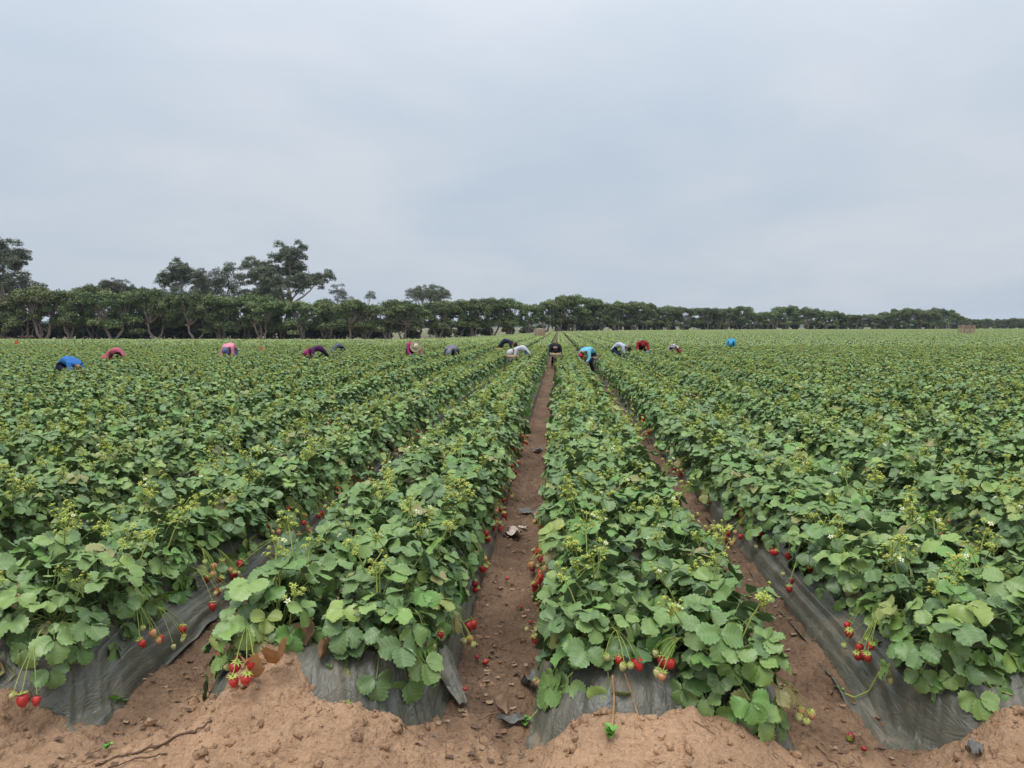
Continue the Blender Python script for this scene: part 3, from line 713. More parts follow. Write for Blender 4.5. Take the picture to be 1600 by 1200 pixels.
def leaf_arrays(cls, r, lod):
    n, vs_, ps, pn = LOD[lod]
    U = lambda a, b: r.uniform(a, b)
    if cls == 'A': end = (U(.03, .10), 0, U(.17, .25)); ctrl = (U(.0, .03), 0, U(.10, .16)); pitch = U(-30, 25)
    elif cls == 'B': end = (U(.11, .17), 0, U(.13, .20)); ctrl = (U(.02, .06), 0, U(.10, .15)); pitch = U(0, 38)
    elif cls == 'C': end = (U(.16, .22), 0, U(.05, .12)); ctrl = (U(.08, .11), 0, U(.07, .13)); pitch = U(15, 55)
    elif cls == 'E': end = (U(.08, .16), 0, U(.01, .07)); ctrl = (U(.03, .06), 0, U(.03, .07)); pitch = U(15, 60)
    else: end = (U(.18, .27), 0, U(-.14, .0)); ctrl = (U(.12, .16), 0, U(.06, .11)); pitch = U(42, 82)
    roll = U(-22, 22); yaw = U(-28, 28)
    Ln = U(.060, .084); W = Ln * U(.50, .58)
    M = rotm('Z', R(yaw)) @ rotm('Y', R(pitch)) @ rotm('X', R(roll))
    V = []; Fc = []; mi = []; nv = 0; vein = []
    quilt = 0.0030 if lod == 'hi' else (0.0028 if lod == 'mid' else 0)
    for a, sc in ((0, 1.0), (U(66, 86), .93), (-U(66, 86), .93)):
        v, f = leaflet(Ln * sc, W * sc, n, vs_, U(.12, .62), U(-.12, .50), U(-.12, .34), U(.002, .007), U(0, 6), quilt)
        v = v + np.array([.006, 0, 0])
        v = v @ (rotm('Z', R(a)) @ rotm('Y', R(U(-22, 26))) @ rotm('X', R(U(-20, 20)))).T
        v = v @ M.T + np.array(end)
        V.append(v); Fc += [tuple(i + nv for i in q) for q in f]; mi += [0] * len(f); nv += len(v); vein.append(vein_of(n, vs_) if quilt else np.full(len(v), .35))
    if pn:
        v, f = tube(bez((0, 0, 0), ctrl, end, ps), np.linspace(.0026, .0016, ps), pn, False)
        V.append(v); Fc += [tuple(i + nv for i in q) for q in f]; mi += [1] * len(f); vein.append(np.zeros(len(v)))
    return np.concatenate(V), Fc, mi, np.concatenate(vein)
def leaf_lib(lod, seed, per=8):
    r = np.random.default_rng(seed); lib = {}
    for c in 'ABCDE': lib[c] = [leaf_arrays(c, r, lod) for _ in range(per)]
    return lib
def lib_meshes(lib):
    out = {}
    for c, ls in lib.items():
        out[c] = []
        for v, f, mi, vn in ls:
            mb = MB(); mb.add(v, f, mi); me = mb.mesh('leaf', [M_leaf, M_petiole]); out[c].append(me)
            a = me.attributes.new('vein', 'FLOAT', 'POINT'); a.data.foreach_set('value', vn.astype(np.float32))
    return out
LIB = {l: leaf_lib(l, 100 + i, 9 if l in ('hi', 'mid') else 6) for i, l in enumerate(('hi', 'mid', 'low'))}
ME_LEAF = {l: lib_meshes(LIB[l]) for l in ('hi', 'mid')}

# flower truss standing above the leaves
def star(c, nrm, r, n=5, w=0.45):
    nrm = np.asarray(nrm, float); nrm /= np.linalg.norm(nrm); a = np.cross(nrm, (0.3, 0.2, 0.9)); a /= np.linalg.norm(a) + 1e-9; b = np.cross(nrm, a)
    V = [c]; Fc = []
    for i in range(n):
        w0 = 2 * math.pi * i / n; d0 = math.cos(w0) * a + math.sin(w0) * b
        w1 = w0 - w; w2 = w0 + w
        k = len(V)
        V += [c + 0.45 * r * (math.cos(w1) * a + math.sin(w1) * b) + nrm * r * .1, c + r * d0 + nrm * r * 0.25, c + 0.45 * r * (math.cos(w2) * a + math.sin(w2) * b) + nrm * r * .1]
        Fc.append((0, k, k + 1, k + 2))
    return np.array(V), Fc
def flower_truss(r, lod='hi'):
    mb = MB(); U = lambda a, b: r.uniform(a, b)
    H = U(.19, .31); lean = U(.02, .14)
    top = np.array([lean, 0, H]); sN = 4 if lod == 'hi' else 3
    v, f = tube(bez((0, 0, 0), (lean * .3, 0, H * .6), top, 4), [.0036, .0032, .0028, .0024], sN, False); mb.add(v, f, 0)
    for i in range(int(U(8, 15))):
        a = U(0, 6.28); s_ = U(.015, .045); st = top - np.array([0, 0, U(0, .07)])
        e = st + np.array([math.cos(a) * s_, math.sin(a) * s_, U(.012, .05)])
        v, f = tube(bez(st, (st + e) / 2 + np.array([0, 0, -.006]), e, 3), .0019, 3, False); mb.add(v, f, 0)
        nrm = (e - st) + np.array([0, -.008, .02])
        v, f = star(e, nrm, U(.012, .019), 6); mb.add(v, f, 1)
        if r.random() < .06:
            v, f = star(e + nrm / np.linalg.norm(nrm) * .002, nrm, U(.012, .016), 5, .6); mb.add(v, f, 3)
        nn = nrm / np.linalg.norm(nrm)
        v, f = tube([e, e + nn * .004, e + nn * .008], [.0055, .006, .003], 5); mb.add(v, f, 2 if r.random() < .3 else 1)
    return mb
TR = [flower_truss(np.random.default_rng(300 + i)) for i in range(9)]
for t_ in TR: t_.face_list = t_.faces(); t_.slot_list = np.concatenate(t_.m) + 1
ME_TRUSS = [m.mesh('flower_truss', [M_stalk, M_sepal, M_pollen, M_petal]) for m in TR]

# berries
def berry_arrays(r, n=10, m=7):
    prof = [(0, 0.0), (.55, .02), (.95, .17), (1.0, .38), (.86, .62), (.56, .84), (.22, .97), (0, 1.0)]
    V = []; Fc = []
    lean = r.uniform(-.15, .15)
    for i, (rr, z) in enumerate(prof[1:-1]):
        for j in range(n):
            a = 2 * math.pi * j / n; k = 1 + .06 * math.sin(2 * a + lean * 20) + .04 * math.sin(3 * a + z * 5)
            V.append((rr * k * math.cos(a) + lean * z, rr * k * math.sin(a) * .93, -z * 2.25))
    V.append((0, 0, 0.02)); V.append((lean, 0, -2.27)); t = len(V) - 2; b = len(V) - 1; rows = len(prof) - 2
    for i in range(rows - 1):
        for j in range(n): Fc.append((i * n + j, (i + 1) * n + j, (i + 1) * n + (j + 1) % n, i * n + (j + 1) % n))
    for j in range(n): Fc.append((t, j, (j + 1) % n)); Fc.append((b, (rows - 1) * n + (j + 1) % n, (rows - 1) * n + j))
    return np.array(V) * .0148, Fc
def berry_mesh(m, seed, n=10):
    r = np.random.default_rng(seed); mb = MB(); v, f = berry_arrays(r, n); mb.add(v, f, 0)
    v, f = star(np.array([0, 0, .002]), (0, 0, 1), .017, 8, .36); v[1:, 2] -= .001; v[2::3, 2] -= r.uniform(-.006, .008)
    mb.add(v, f, 1); v, f = tube([(0, 0, 0), (0, 0, .012)], .0016, 4); mb.add(v, f, 2)
    return mb
BERRY = {c: [berry_mesh(m, 400 + 10 * i + j).mesh('berry', [m, M_sepal, M_stalk]) for j in range(3)] for i, (c, m) in enumerate((('r', M_red), ('d', M_dark), ('p', M_half), ('g', M_green)))}

# ------------------------------------------------------------------ plant positions
plants = []          # (x, y, z, k, side)
prng = np.random.default_rng(11)
for k in range(-34, 46):
    cx = X0 + S * k
    for side in (-1, 1):
        yy = float(yend(k)) + {(-1, -1): .20, (-1, 1): .17, (0, -1): .16, (0, 1): .05, (1, -1): .16, (-2, 1): .10, (-2, -1): .02}.get((k, side), .12)
        while yy < 46:
            x = cx + side * ((.212 if yy < 11 else .190) + prng.uniform(-.03, .03))
            if k == 1 and side == -1 and yy < 4.6: x += .02
            plants.append((x, yy, k, side)); yy += prng.uniform(.285, .36)
PX = np.array([p[0] for p in plants]); PY = np.array([p[1] for p in plants])
pc, pr, pd = project(PX, PY, np.full(len(PX), .45))
inview = (pc > -25) & (pc < 1625) & (pr < 1200) & (pd > 0.5)
order = np.argsort(np.where(inview, np.hypot(PX, PY), 1e9))
NEAR = 300
near_ids = [int(i) for i in order[:NEAR]]
near_set = set(near_ids)
rank = {}
for i in sorted(near_ids, key=lambda i: plants[i][1]):
    key = (plants[i][2], plants[i][3]); rank.setdefault(key, []).append(i)

prng = np.random.default_rng(23)
plant_root = {}
def crown_z(x, y): return float(mulch_z(x, y)) + 0.0
def leaf_plan(r, side, k, front, near_edge=False):
    """list of (class, azimuth, scale, tilt) for one plant; azimuth 0 = +X"""
    out = []
    for c, n in (('A', 6), ('B', 12), ('C', 15), ('D', 14), ('E', 8)):
        a0 = r.uniform(0, 6.28)
        if front: n = n + {'D': 7, 'C': 3, 'E': 4}.get(c, 0)
        for i in range(n + int(r.integers(-1, 2))):
            az = a0 + 6.28 * i / n + r.uniform(-.4, .4)
            if c == 'D':
                base = 0.0 if side > 0 else math.pi
                if front and r.random() < .55: base = -math.pi / 2
                az = base + r.uniform(-1.0, 1.0)
            dx = math.cos(az) * side
            sc = r.uniform(.70, 1.18)
            if c in 'CD' and dx > .6: sc *= .92
            if near_edge and dx > .3 and c == 'D': sc *= .78
            out.append((c, az, sc, r.uniform(-.18, .18), r.uniform(-.18, .18)))
    return out
for n_i, i in enumerate(near_ids):
    x, y, k, side = plants[i]; z = crown_z(x, y)
    root = empty('strawberry_plant', (x, y, z)); plant_root[i] = root
    rk = rank[(k, side)].index(i)
    tag(root, f'leafy strawberry plant, {ORD[rk + 1]} from the front, {"left" if side < 0 else "right"} row of {bed_phrase(k)}', 'strawberry plant', 'strawberry plants in the near beds')
    lod = 'hi' if n_i < 90 else 'mid'
    front = y < float(yend(k)) + .3
    for c, az, sc, tx, ty in leaf_plan(prng, side, k, front, k == 1 and side == -1 and y < 4.6):
        me = ME_LEAF[lod][c][int(prng.integers(len(ME_LEAF[lod][c])))]
        obj('leaf', me, root, (prng.uniform(-.025, .025), prng.uniform(-.025, .025), prng.uniform(-.01, .02)), (tx, ty, az), sc)
    for q in range(int(prng.choice([1, 2, 2, 3, 3]))):
        az = prng.uniform(0, 6.28); rr = prng.uniform(.0, .12)
        obj('flower_truss', ME_TRUSS[int(prng.integers(9))], root, (rr * math.cos(az), rr * math.sin(az), prng.uniform(0, .05)), (0, 0, az), prng.uniform(.85, 1.15))

# ------------------------------------------------------------------ fruit
def truss_to(i, pts, cols, r, stalk=None, hang=True):
    """fruit truss on plant i whose berries lie at the world points pts"""
    root = plant_root[i]; o0 = np.array(root.location)
    mb = MB(); P = [np.array(p) - o0 for p in pts]
    mean = np.mean(P, 0); start = np.array([mean[0] * .15, mean[1] * .15, .03])
    fork = start * .35 + mean * .65 + np.array([0, 0, max(.05, .11 - abs(mean[2]) * .2)])
    v, f = tube(bez(start, (start + fork) / 2 + np.array([0, 0, .07]), fork, 6), [.0028, .0026, .0024, .0022, .002, .002], 5, False); mb.add(v, f, 0)
    for p in P:
        tip = p + np.array([0, 0, .012])
        v, f = tube(bez(fork, (fork + tip) / 2 + np.array([0, 0, .035]), tip, 5), .0015, 4, False); mb.add(v, f, 0)
    t = obj('fruit_truss', mb.mesh('fruit_truss', [stalk or M_stalk]), root)
    for p, c in zip(P, cols):
        sc = {'r': 1.28, 'd': 1.15, 'p': 1.1, 'g': .85}[c] * r.uniform(.85, 1.15)
        obj('berry', BERRY[c][int(r.integers(3))], t, p + np.array([0, 0, .004]), (r.uniform(-.5, .5), r.uniform(-.5, .5), r.uniform(0, 6.28)), sc)
frng = np.random.default_rng(31)
def nearest_plant(p, k=None):
    best = min(near_ids, key=lambda i: (PX[i] - p[0]) ** 2 + (PY[i] - p[1]) ** 2 + (0 if k is None or plants[i][2] == k else 5))
    return best
CLUSTERS = [  # photo positions of clusters and what hangs in them
    (-2, [(35, 1092, 'r'), (58, 1094, 'r'), (22, 1090, 'g')]),
    (-2, [(219, 1006, 'r'), (250, 998, 'r'), (236, 990, 'p'), (246, 1003, 'p'), (224, 985, 'g')]),
    (-2, [(286, 982, 'r'), (270, 1012, 'g'), (286, 1003, 'g'), (288, 998, 'g')]),
    (-2, [(332, 946, 'r'), (360, 925, 'r'), (338, 928, 'g'), (347, 922, 'g')]),
    (-1, [(364, 1066, 'r'), (386, 1060, 'r'), (396, 1034, 'r'), (370, 1042, 'r'), (372, 1028, 'd'), (347, 1024, 'r'), (352, 1044, 'g'), (355, 1030, 'p')]),
    (-1, [(367, 898, 'd'), (378, 880, 'r'), (390, 868, 'g')]),
    (-1, [(688, 992, 'r'), (684, 1003, 'g'), (670, 1024, 'r'), (676, 1012, 'g')]),
    (-1, [(731, 976, 'r'), (738, 974, 'r'), (733, 1000, 'p'), (726, 1004, 'g'), (740, 1010, 'g')]),
    (-1, [(746, 922, 'r'), (742, 912, 'd')]),
    (-1, [(762, 884, 'd'), (757, 876, 'd'), (750, 866, 'g')]),
    (-1, [(806, 738, 'd'), (800, 744, 'r')]),
    (0, [(993, 1034, 'r'), (970, 1032, 'r'), (985, 1044, 'g'), (975, 1044, 'g'), (946, 1030, 'g')]),
    (0, [(1025, 1022, 'g'), (1033, 1032, 'd'), (1040, 1036, 'r'), (1049, 1036, 'r'), (1036, 1058, 'p'), (1028, 1052, 'g')]),
    (0, [(873, 948, 'p'), (888, 956, 'p'), (864, 972, 'p'), (887, 970, 'g')]),
    (0, [(840, 942, 'p'), (852, 944, 'p'), (877, 998, 'p'), (856, 1000, 'g')]),
    (0, [(838, 1068, 'p')]),
    (0, [(1266, 1118, 'p'), (1250, 1124, 'g'), (1260, 1132, 'g'), (1252, 1112, 'p')]),
    (1, [(1327, 978, 'r'), (1327, 990, 'r')]),
    (1, [(1345, 1012, 'r'), (1339, 1026, 'r'), (1355, 1028, 'r'), (1362, 1012, 'r'), (1350, 1024, 'd'), (1354, 1003, 'g'), (1318, 1012, 'g')]),
    (1, [(1381, 1046, 'p'), (1388, 1055, 'g'), (1389, 1064, 'g')]),
    (1, [(1265, 890, 'r'), (1265, 872, 'g')]),
    (1, [(1233, 920, 'r'), (1236, 908, 'd'), (1222, 898, 'g')]),
    (1, [(1206, 862, 'r'), (1214, 864, 'r'), (1233, 868, 'r')]),
    (1, [(1158, 838, 'r'), (1187, 833, 'r'), (1180, 855, 'g')]),
    (1, [(1105, 760, 'r'), (1112, 757, 'd')]),
]
done = set()
for k, items in CLUSTERS:
    pts = [hit(c, r_, .022) - (.22 if k == 0 and c < 900 and r_ < 1010 else .09) * ray(c, r_) + np.array([0, 0, .012]) for c, r_, _ in items]
    i = nearest_plant(np.mean(pts, 0), k); done.add(i)
    truss_to(i, pts, [c for _, _, c in items], frng)
for i in near_ids:
    x, y, k, side = plants[i]
    if i in done or y < 3.1 or frng.random() < (.7 if k == 1 and side < 0 else .15): continue
    for _ in range(int(frng.choice([1, 2, 2]))):
        n = int(frng.integers(3, 7)); pts = []
        yc = y + frng.uniform(-.12, .12); uc = frng.uniform(.42, .52)
        for q in range(n):
            xx = X0 + S * k + side * (uc + frng.uniform(-.04, .05)); yq = yc + frng.uniform(-.06, .06)
            pts.append(np.array([xx, yq, float(max(mulch_z(xx, yq), ground_z(xx, yq))) + frng.uniform(.034, .12)]))
        truss_to(i, pts, list(frng.choice(['r', 'r', 'd', 'p', 'p', 'g'], n)), frng)

# ------------------------------------------------------------------ the rest of the field (too many plants to count)
hidden = bpy.data.collections.new('plant_variants'); hidden_rows = bpy.data.collections.new('row_variants')
def joined_plant(r, lod, side, mb=None, ox=0, oy=0, oz=0, dens=1.0, fruits=True):
    own = mb is None
    if own: mb = MB()
    for c, az, sc, tx, ty in leaf_plan(r, side, 0, False):
        if r.random() > dens: continue
        v, f, mi, _ = LIB[lod][c][int(r.integers(len(LIB[lod][c])))]
        M = np.array(Euler((tx, ty, az)).to_matrix()) * sc
        mb.add(v @ M.T + np.array([ox + r.uniform(-.025, .025), oy + r.uniform(-.025, .025), oz + r.uniform(-.01, .02)]), f, np.where(np.asarray(mi) == 0, 0, 7), r.random())
    return mb
MATS_P = [M_leaf, M_stalk, M_sepal, M_pollen, M_petal, M_red, M_green, M_petiole]
def add_extras(mb, r, side, ox, oy, oz, simple_=False):
    if not simple_:
        for q in range(int(r.choice([1, 1, 2, 2]))):
            t = TR[int(r.integers(9))]; az = r.uniform(0, 6.28); M = np.array(Euler((0, 0, az)).to_matrix())
            off = np.array([ox + r.uniform(-.1, .1), oy + r.uniform(-.1, .1), oz + r.uniform(0, .05)])
            n0 = mb.n
            mp = {0: 1, 1: 2, 2: 3, 3: 4}
            V = np.concatenate(t.v) @ M.T + off
            mb.add(V, t.face_list, t.slot_list, r.random())
    else:
        for q in range(int(r.integers(4, 9))):
            c = np.array([ox + r.uniform(-.22, .22), oy + r.uniform(-.17, .17), oz + r.uniform(.17, .29)])
            v, f = star(c, (r.uniform(-.5, .5), -.8, .6), r.uniform(.014, .025), 5, .6); mb.add(v, f, int(r.choice([2, 2, 2, 2, 3, 3, 4])), r.random())
    for q in range(int(r.integers(0, 5))):
        u = side * r.uniform(.16, .30); v, f = berry_arrays(r, 5); mb.add(v * 1.1 + np.array([ox + u, oy + r.uniform(-.15, .15), oz + .02 - .9 * max(abs(u) - .17, 0)]), f, 5 if r.random() < .5 else 6, r.random())
jr = np.random.default_rng(77)
for vi in range(12):
    side = 1 if vi % 2 else -1
    mb = joined_plant(jr, 'low', side); add_extras(mb, jr, side, 0, 0, 0)
    o = bpy.data.objects.new('plant_variant_%02d' % vi, mb.mesh('plant_variant', MATS_P, True, True)); hidden.objects.link(o)
for vi in range(3):
    mb = MB()
    for side in (-1, 1):
        yy = 0.15
        while yy < 4.0:
            joined_plant(jr, 'low', side, mb, side * .185, yy, .29, .85); add_extras(mb, jr, side, side * .185, yy, .29, True)
            yy += jr.uniform(.29, .36)
    o = bpy.data.objects.new('row_variant_%02d' % vi, mb.mesh('row_variant', MATS_P, True, True)); hidden_rows.objects.link(o)

def instancer(name, pts, rots, scs, idxs, coll, label):
    me = bpy.data.meshes.new(name); me.vertices.add(len(pts)); me.vertices.foreach_set('co', np.asarray(pts, np.float32).ravel())
    a = me.attributes.new('rot', 'FLOAT_VECTOR', 'POINT'); a.data.foreach_set('vector', np.asarray(rots, np.float32).ravel())
    a = me.attributes.new('scl', 'FLOAT_VECTOR', 'POINT'); a.data.foreach_set('vector', np.asarray(scs, np.float32).ravel())
    a = me.attributes.new('idx', 'INT', 'POINT'); a.data.foreach_set('value', np.asarray(idxs, np.int32))
    o = obj(name, me)
    g = bpy.data.node_groups.new(name, 'GeometryNodeTree')
    g.interface.new_socket('Geometry', in_out='INPUT', socket_type='NodeSocketGeometry'); g.interface.new_socket('Geometry', in_out='OUTPUT', socket_type='NodeSocketGeometry')
    gi = N(g, 'NodeGroupInput'); go = N(g, 'NodeGroupOutput')
    mp = N(g, 'GeometryNodeMeshToPoints')
    ip = N(g, 'GeometryNodeInstanceOnPoints'); ci = N(g, 'GeometryNodeCollectionInfo')
    ci.inputs['Collection'].default_value = coll; ci.inputs['Separate Children'].default_value = True; ci.inputs['Reset Children'].default_value = True
    def attr(nm, dt):
        n = N(g, 'GeometryNodeInputNamedAttribute', data_type=dt); n.inputs['Name'].default_value = nm; return n.outputs['Attribute']
    L(g, gi.outputs[0], mp.inputs[0]); L(g, mp.outputs[0], ip.inputs['Points']); L(g, ci.outputs[0], ip.inputs['Instance'])
    ip.inputs['Pick Instance'].default_value = True; L(g, attr('idx', 'INT'), ip.inputs['Instance Index'])
    er = N(g, 'FunctionNodeEulerToRotation'); L(g, attr('rot', 'FLOAT_VECTOR'), er.inputs[0]); L(g, er.outputs[0], ip.inputs['Rotation'])
    L(g, attr('scl', 'FLOAT_VECTOR'), ip.inputs['Scale']); L(g, ip.outputs[0], go.inputs[0])
    md = o.modifiers.new('plants', 'NODES'); md.node_group = g
    tag(o, label, 'strawberry plants', None, 'stuff'); return o
gr = np.random.default_rng(99)
pts, rots, scs, ids = [], [], [], []
c2, r2, d2 = project(PX, PY, np.full(len(PX), .4))
for i, (x, y, k, side) in enumerate(plants):
    if i in near_set or y > 41: continue
    if not (-420 < c2[i] < 2020): continue
    pts.append((x, y, crown_z(x, y))); rots.append((0, 0, gr.choice([0, math.pi]) if False else gr.uniform(-.5, .5)))
    s = gr.uniform(.9, 1.12); scs.append((s, s, s * gr.uniform(.85, 1.12))); ids.append(2 * int(gr.integers(6)) + (1 if side > 0 else 0))
instancer('strawberry_rows', pts, rots, scs, ids, hidden, 'leafy rows of strawberry plants in the middle of the field')
pts, rots, scs, ids = [], [], [], []
for y in np.arange(41.0, 420, 3.95):
    kmin = int(-0.95 * y / S) - 3; kmax = int(0.85 * y / S) + 3
    for k in range(kmin, kmax):
        x = X0 + S * k
        c, _, dd = project(x, y, 0.4)
        if not (-250 < c < 1850): continue
        if y + 2 > field_end(x, y): continue
        pts.append((x + gr.uniform(-.03, .03), y + (2 if False else 0), float(terrain(x, y)) - .02)); rots.append((0, 0, 0)); s = gr.uniform(.94, 1.08)
        scs.append((s, 1, s)); ids.append(int(gr.integers(3)))
instancer('strawberry_field', pts, rots, scs, ids, hidden_rows, 'far strawberry rows merging into green up to the trees')

# ------------------------------------------------------------------ trees
M_bark = simple('bark', (0.33, 0.27, 0.22), 0.9, 0.1, 0.25, 3.0, 0.4, 12, 0.15)
def foliage_mat(name, a, b_, c):
    m, t, b = mat(name)
    at = N(t, 'ShaderNodeAttribute', attribute_name='tint'); oi = N(t, 'ShaderNodeObjectInfo')
    cr = N(t, 'ShaderNodeValToRGB'); e = cr.color_ramp.elements
    e[0].position = 0.0; e[0].color = (*a, 1); e[1].position = 1.0; e[1].color = (*c, 1); k = e.new(.5); k.color = (*b_, 1)
    L(t, at.outputs['Fac'], cr.inputs[0])
    mr = N(t, 'ShaderNodeMapRange'); L(t, oi.outputs['Random'], mr.inputs['Value']); mr.inputs['To Min'].default_value = .8; mr.inputs['To Max'].default_value = 1.2
    hs = N(t, 'ShaderNodeHueSaturation'); L(t, cr.outputs[0], hs.inputs['Color']); L(t, mr.outputs[0], hs.inputs['Value'])
    mh = N(t, 'ShaderNodeMapRange'); L(t, oi.outputs['Random'], mh.inputs['Value']); mh.inputs['To Min'].default_value = .485; mh.inputs['To Max'].default_value = .51; L(t, mh.outputs[0], hs.inputs['Hue'])
    L(t, hs.outputs[0], b.inputs['Base Color']); b.inputs['Roughness'].default_value = .6; b.inputs['Specular IOR Level'].default_value = .25
    return m
M_row = foliage_mat('windbreak_foliage', (.076, .112, .036), (.122, .162, .054), (.200, .222, .082))
M_euc = foliage_mat('eucalyptus_foliage', (.085, .100, .058), (.115, .130, .078), (.165, .172, .105))
M_shrub = foliage_mat('shrub_foliage', (.030, .045, .020), (.045, .064, .028), (.070, .085, .038))
M_brush = foliage_mat('dry_brush', (.11, .075, .040), (.14, .09, .05), (.10, .10, .045))

def leaf_cloud(r, clumps, size, n, flat=0.75):
    """clumps: list of (centre, radii, share). returns verts, quads, tint"""
    Vs, ts = [], []
    for c, rad, sh in clumps:
        m = int(n * sh); d = r.normal(size=(m, 3)); d /= np.linalg.norm(d, axis=1, keepdims=True)
        d[:, 2] = np.where(d[:, 2] < -.55, -d[:, 2] * .5, d[:, 2])
        rr = (.35 + .65 * r.random(m) ** .45) * (1 + .18 * np.sin(5 * d[:, 0] + 9 * d[:, 1] + c[0] * 3))
        P = np.asarray(c) + d * rr[:, None] * np.asarray(rad)
        nr = d * np.array([.6, .6, 1.0]) + r.normal(size=(m, 3)) * .55 + np.array([0, 0, .35]); nr /= np.linalg.norm(nr, axis=1, keepdims=True)
        a = np.cross(nr, r.normal(size=(m, 3))); a /= np.linalg.norm(a, axis=1, keepdims=True) + 1e-9; b = np.cross(nr, a)
        s = size * r.uniform(.55, 1.35, m)[:, None]
        Vs.append(np.stack([P - a * s, P - b * s * flat, P + a * s, P + b * s * flat], 1).reshape(-1, 3))
        ts.append(np.repeat(np.clip(r.uniform(.1, .9) + r.normal(size=m) * .18, 0, 1), 4))
    V = np.concatenate(Vs); q = np.arange(len(V)).reshape(-1, 4)
    return V, q, np.concatenate(ts)
def crooked(r, p0, p1, n, amp):
    t = np.linspace(0, 1, n)[:, None]; P = np.asarray(p0) * (1 - t) + np.asarray(p1) * t
    j = r.normal(size=(n, 3)) * amp; j[0] = 0; j[-1] *= .3; j[:, 2] *= .4
    return P + j
def windbreak_variant(seed):
    """unit tree: 10 m tall, several crooked stems under a flat layered crown"""
    r = np.random.default_rng(seed); mb = MB(); clumps = []
    ns = int(r.integers(2, 5)); forks = []
    for i in range(ns):
        a = 6.28 * i / ns + r.uniform(-.5, .5); b0 = np.array([.35 * math.cos(a), .35 * math.sin(a), -.3])
        sp = r.uniform(.7, 2.3); f = np.array([sp * math.cos(a), sp * math.sin(a), r.uniform(3.0, 4.6)])
        v, fc = tube(crooked(r, b0, f, 6, .16), np.linspace(.30, .17, 6) * r.uniform(.75, 1.15), 6); mb.add(v, fc, 0); forks.append(f)
        if r.random() < .5:   # a low bare limb
            q = f * .45; e = q + np.array([r.uniform(-2.4, 2.4), r.uniform(-1, 1), r.uniform(.8, 1.8)])
            v, fc = tube(crooked(r, q, e, 5, .15), np.linspace(.13, .05, 5), 5); mb.add(v, fc, 0)
    nc = int(r.integers(34, 42))
    for i in range(nc):
        a = r.uniform(0, 6.28); d = 4.6 * math.sqrt(r.random())
        top = 9.3 - .075 * d * d * r.uniform(.5, 1.2)
        z = top - (0.0 if i < nc * .45 else r.uniform(.8, 5.4)) - r.uniform(.1, 1.3)
        c = np.array([d * math.cos(a), d * math.sin(a), z]); rad = (r.uniform(.9, 1.8), r.uniform(.9, 1.8), r.uniform(.7, 1.2))
        clumps.append((c, rad, 1.0 / nc))
        f = forks[int(np.argmin([np.linalg.norm((g - c)[:2]) for g in forks]))]
        v, fc = tube(crooked(r, f, c - np.array([0, 0, .2]), 5, .18), np.linspace(.14, .04, 5), 4); mb.add(v, fc, 0)
    V, q, t = leaf_cloud(r, clumps, .175, 17000)
    return mb.mesh('trunk', [M_bark]), quadmesh('crown', V, q, [M_row], False, {'tint': t})
def euc_variant(seed, airy=1.0, lean=0.0, wide=1.0):
    """unit tree: 10 units tall eucalyptus with separate leafy masses on long limbs"""
    r = np.random.default_rng(seed); mb = MB(); clumps = []
    f = np.array([lean, 0, 3.2]); v, fc = tube(crooked(r, (0, 0, -.2), f, 6, .06), np.linspace(.27, .16, 6), 6); mb.add(v, fc, 0)
    nl = int(r.integers(10, 13))
    for i in range(nl):
        a = 6.28 * i / nl * 1.9 + r.uniform(-.5, .5); h = 8.55 if i == 0 else (r.uniform(6.6, 8.3) if wide > 1.5 else r.uniform(3.6, 8.0))
        d = (r.uniform(.6, 2.2) * (1.2 - .07 * h) * 1.7 if i else .35) * wide; e = np.array([lean * 1.4 + d * math.cos(a), d * math.sin(a), h])
        P = crooked(r, f, e, 6, .12); v, fc = tube(P, np.linspace(.13, .04, 6), 5); mb.add(v, fc, 0)
        lr = r.uniform(1.15, 1.75)                       # one leafy mass at the end of each limb
        for j in range(26):
            o_ = r.normal(size=3); o_ /= np.linalg.norm(o_); o_ = o_ * lr * r.random() ** .4 * np.array([wide ** .5, wide ** .5, .85]); c = e + o_
            s = r.uniform(.28, .58); clumps.append((c, (s, s, s * .85), s * s))
            if j < 6: v, fc = tube(crooked(r, P[int(r.integers(3, 6))], c, 4, .06), np.linspace(.04, .012, 4), 4); mb.add(v, fc, 0)
    tot = sum(q[2] for q in clumps); clumps = [(c, rd, sh / tot) for c, rd, sh in clumps]
    V, q, t = leaf_cloud(r, clumps, .072, int(34000 * airy), .6)
    return mb.mesh('trunk', [M_bark]), quadmesh('crown', V, q, [M_euc], False, {'tint': t})
WB = [windbreak_variant(500 + i) for i in range(9)]
TOP = [(-60, 458), (20, 462), (60, 455), (100, 448), (150, 447), (200, 454), (250, 452), (300, 459), (350, 458), (400, 455), (440, 464), (490, 461), (540, 468), (600, 471), (640, 472), (700, 465), (750, 466), (800, 468), (840, 475), (870, 460), (910, 468), (960, 471), (1000, 473), (1030, 480), (1060, 482), (1100, 483), (1140, 484), (1180, 487), (1220, 485), (1260, 485), (1300, 491), (1350, 493), (1400, 488), (1450, 484), (1490, 492), (1530, 500), (1570, 498), (1660, 500)]
tp = np.array(TOP)
def tree(name, me_pair, x, y, h, rz, sxy, label, cat, group):
    z = float(terrain(x, y)) - .05
    root = empty(name, (x, y, z), rz); tag(root, label, cat, group)
    s = h / 10.0
    obj('trunk', me_pair[0], root, scale=(s * sxy, s * sxy, s)); obj('crown', me_pair[1], root, scale=(s * sxy, s * sxy, s))
    return root
tr = np.random.default_rng(41)
cols = []
c = -40.0
while c < 1660:
    D = float(np.interp(c, [a for a, _ in FIELD_COLS], [b for _, b in FIELD_COLS])) + 9
    cols.append((c, D)); c += tr.uniform(3.0, 5.2) * F / D
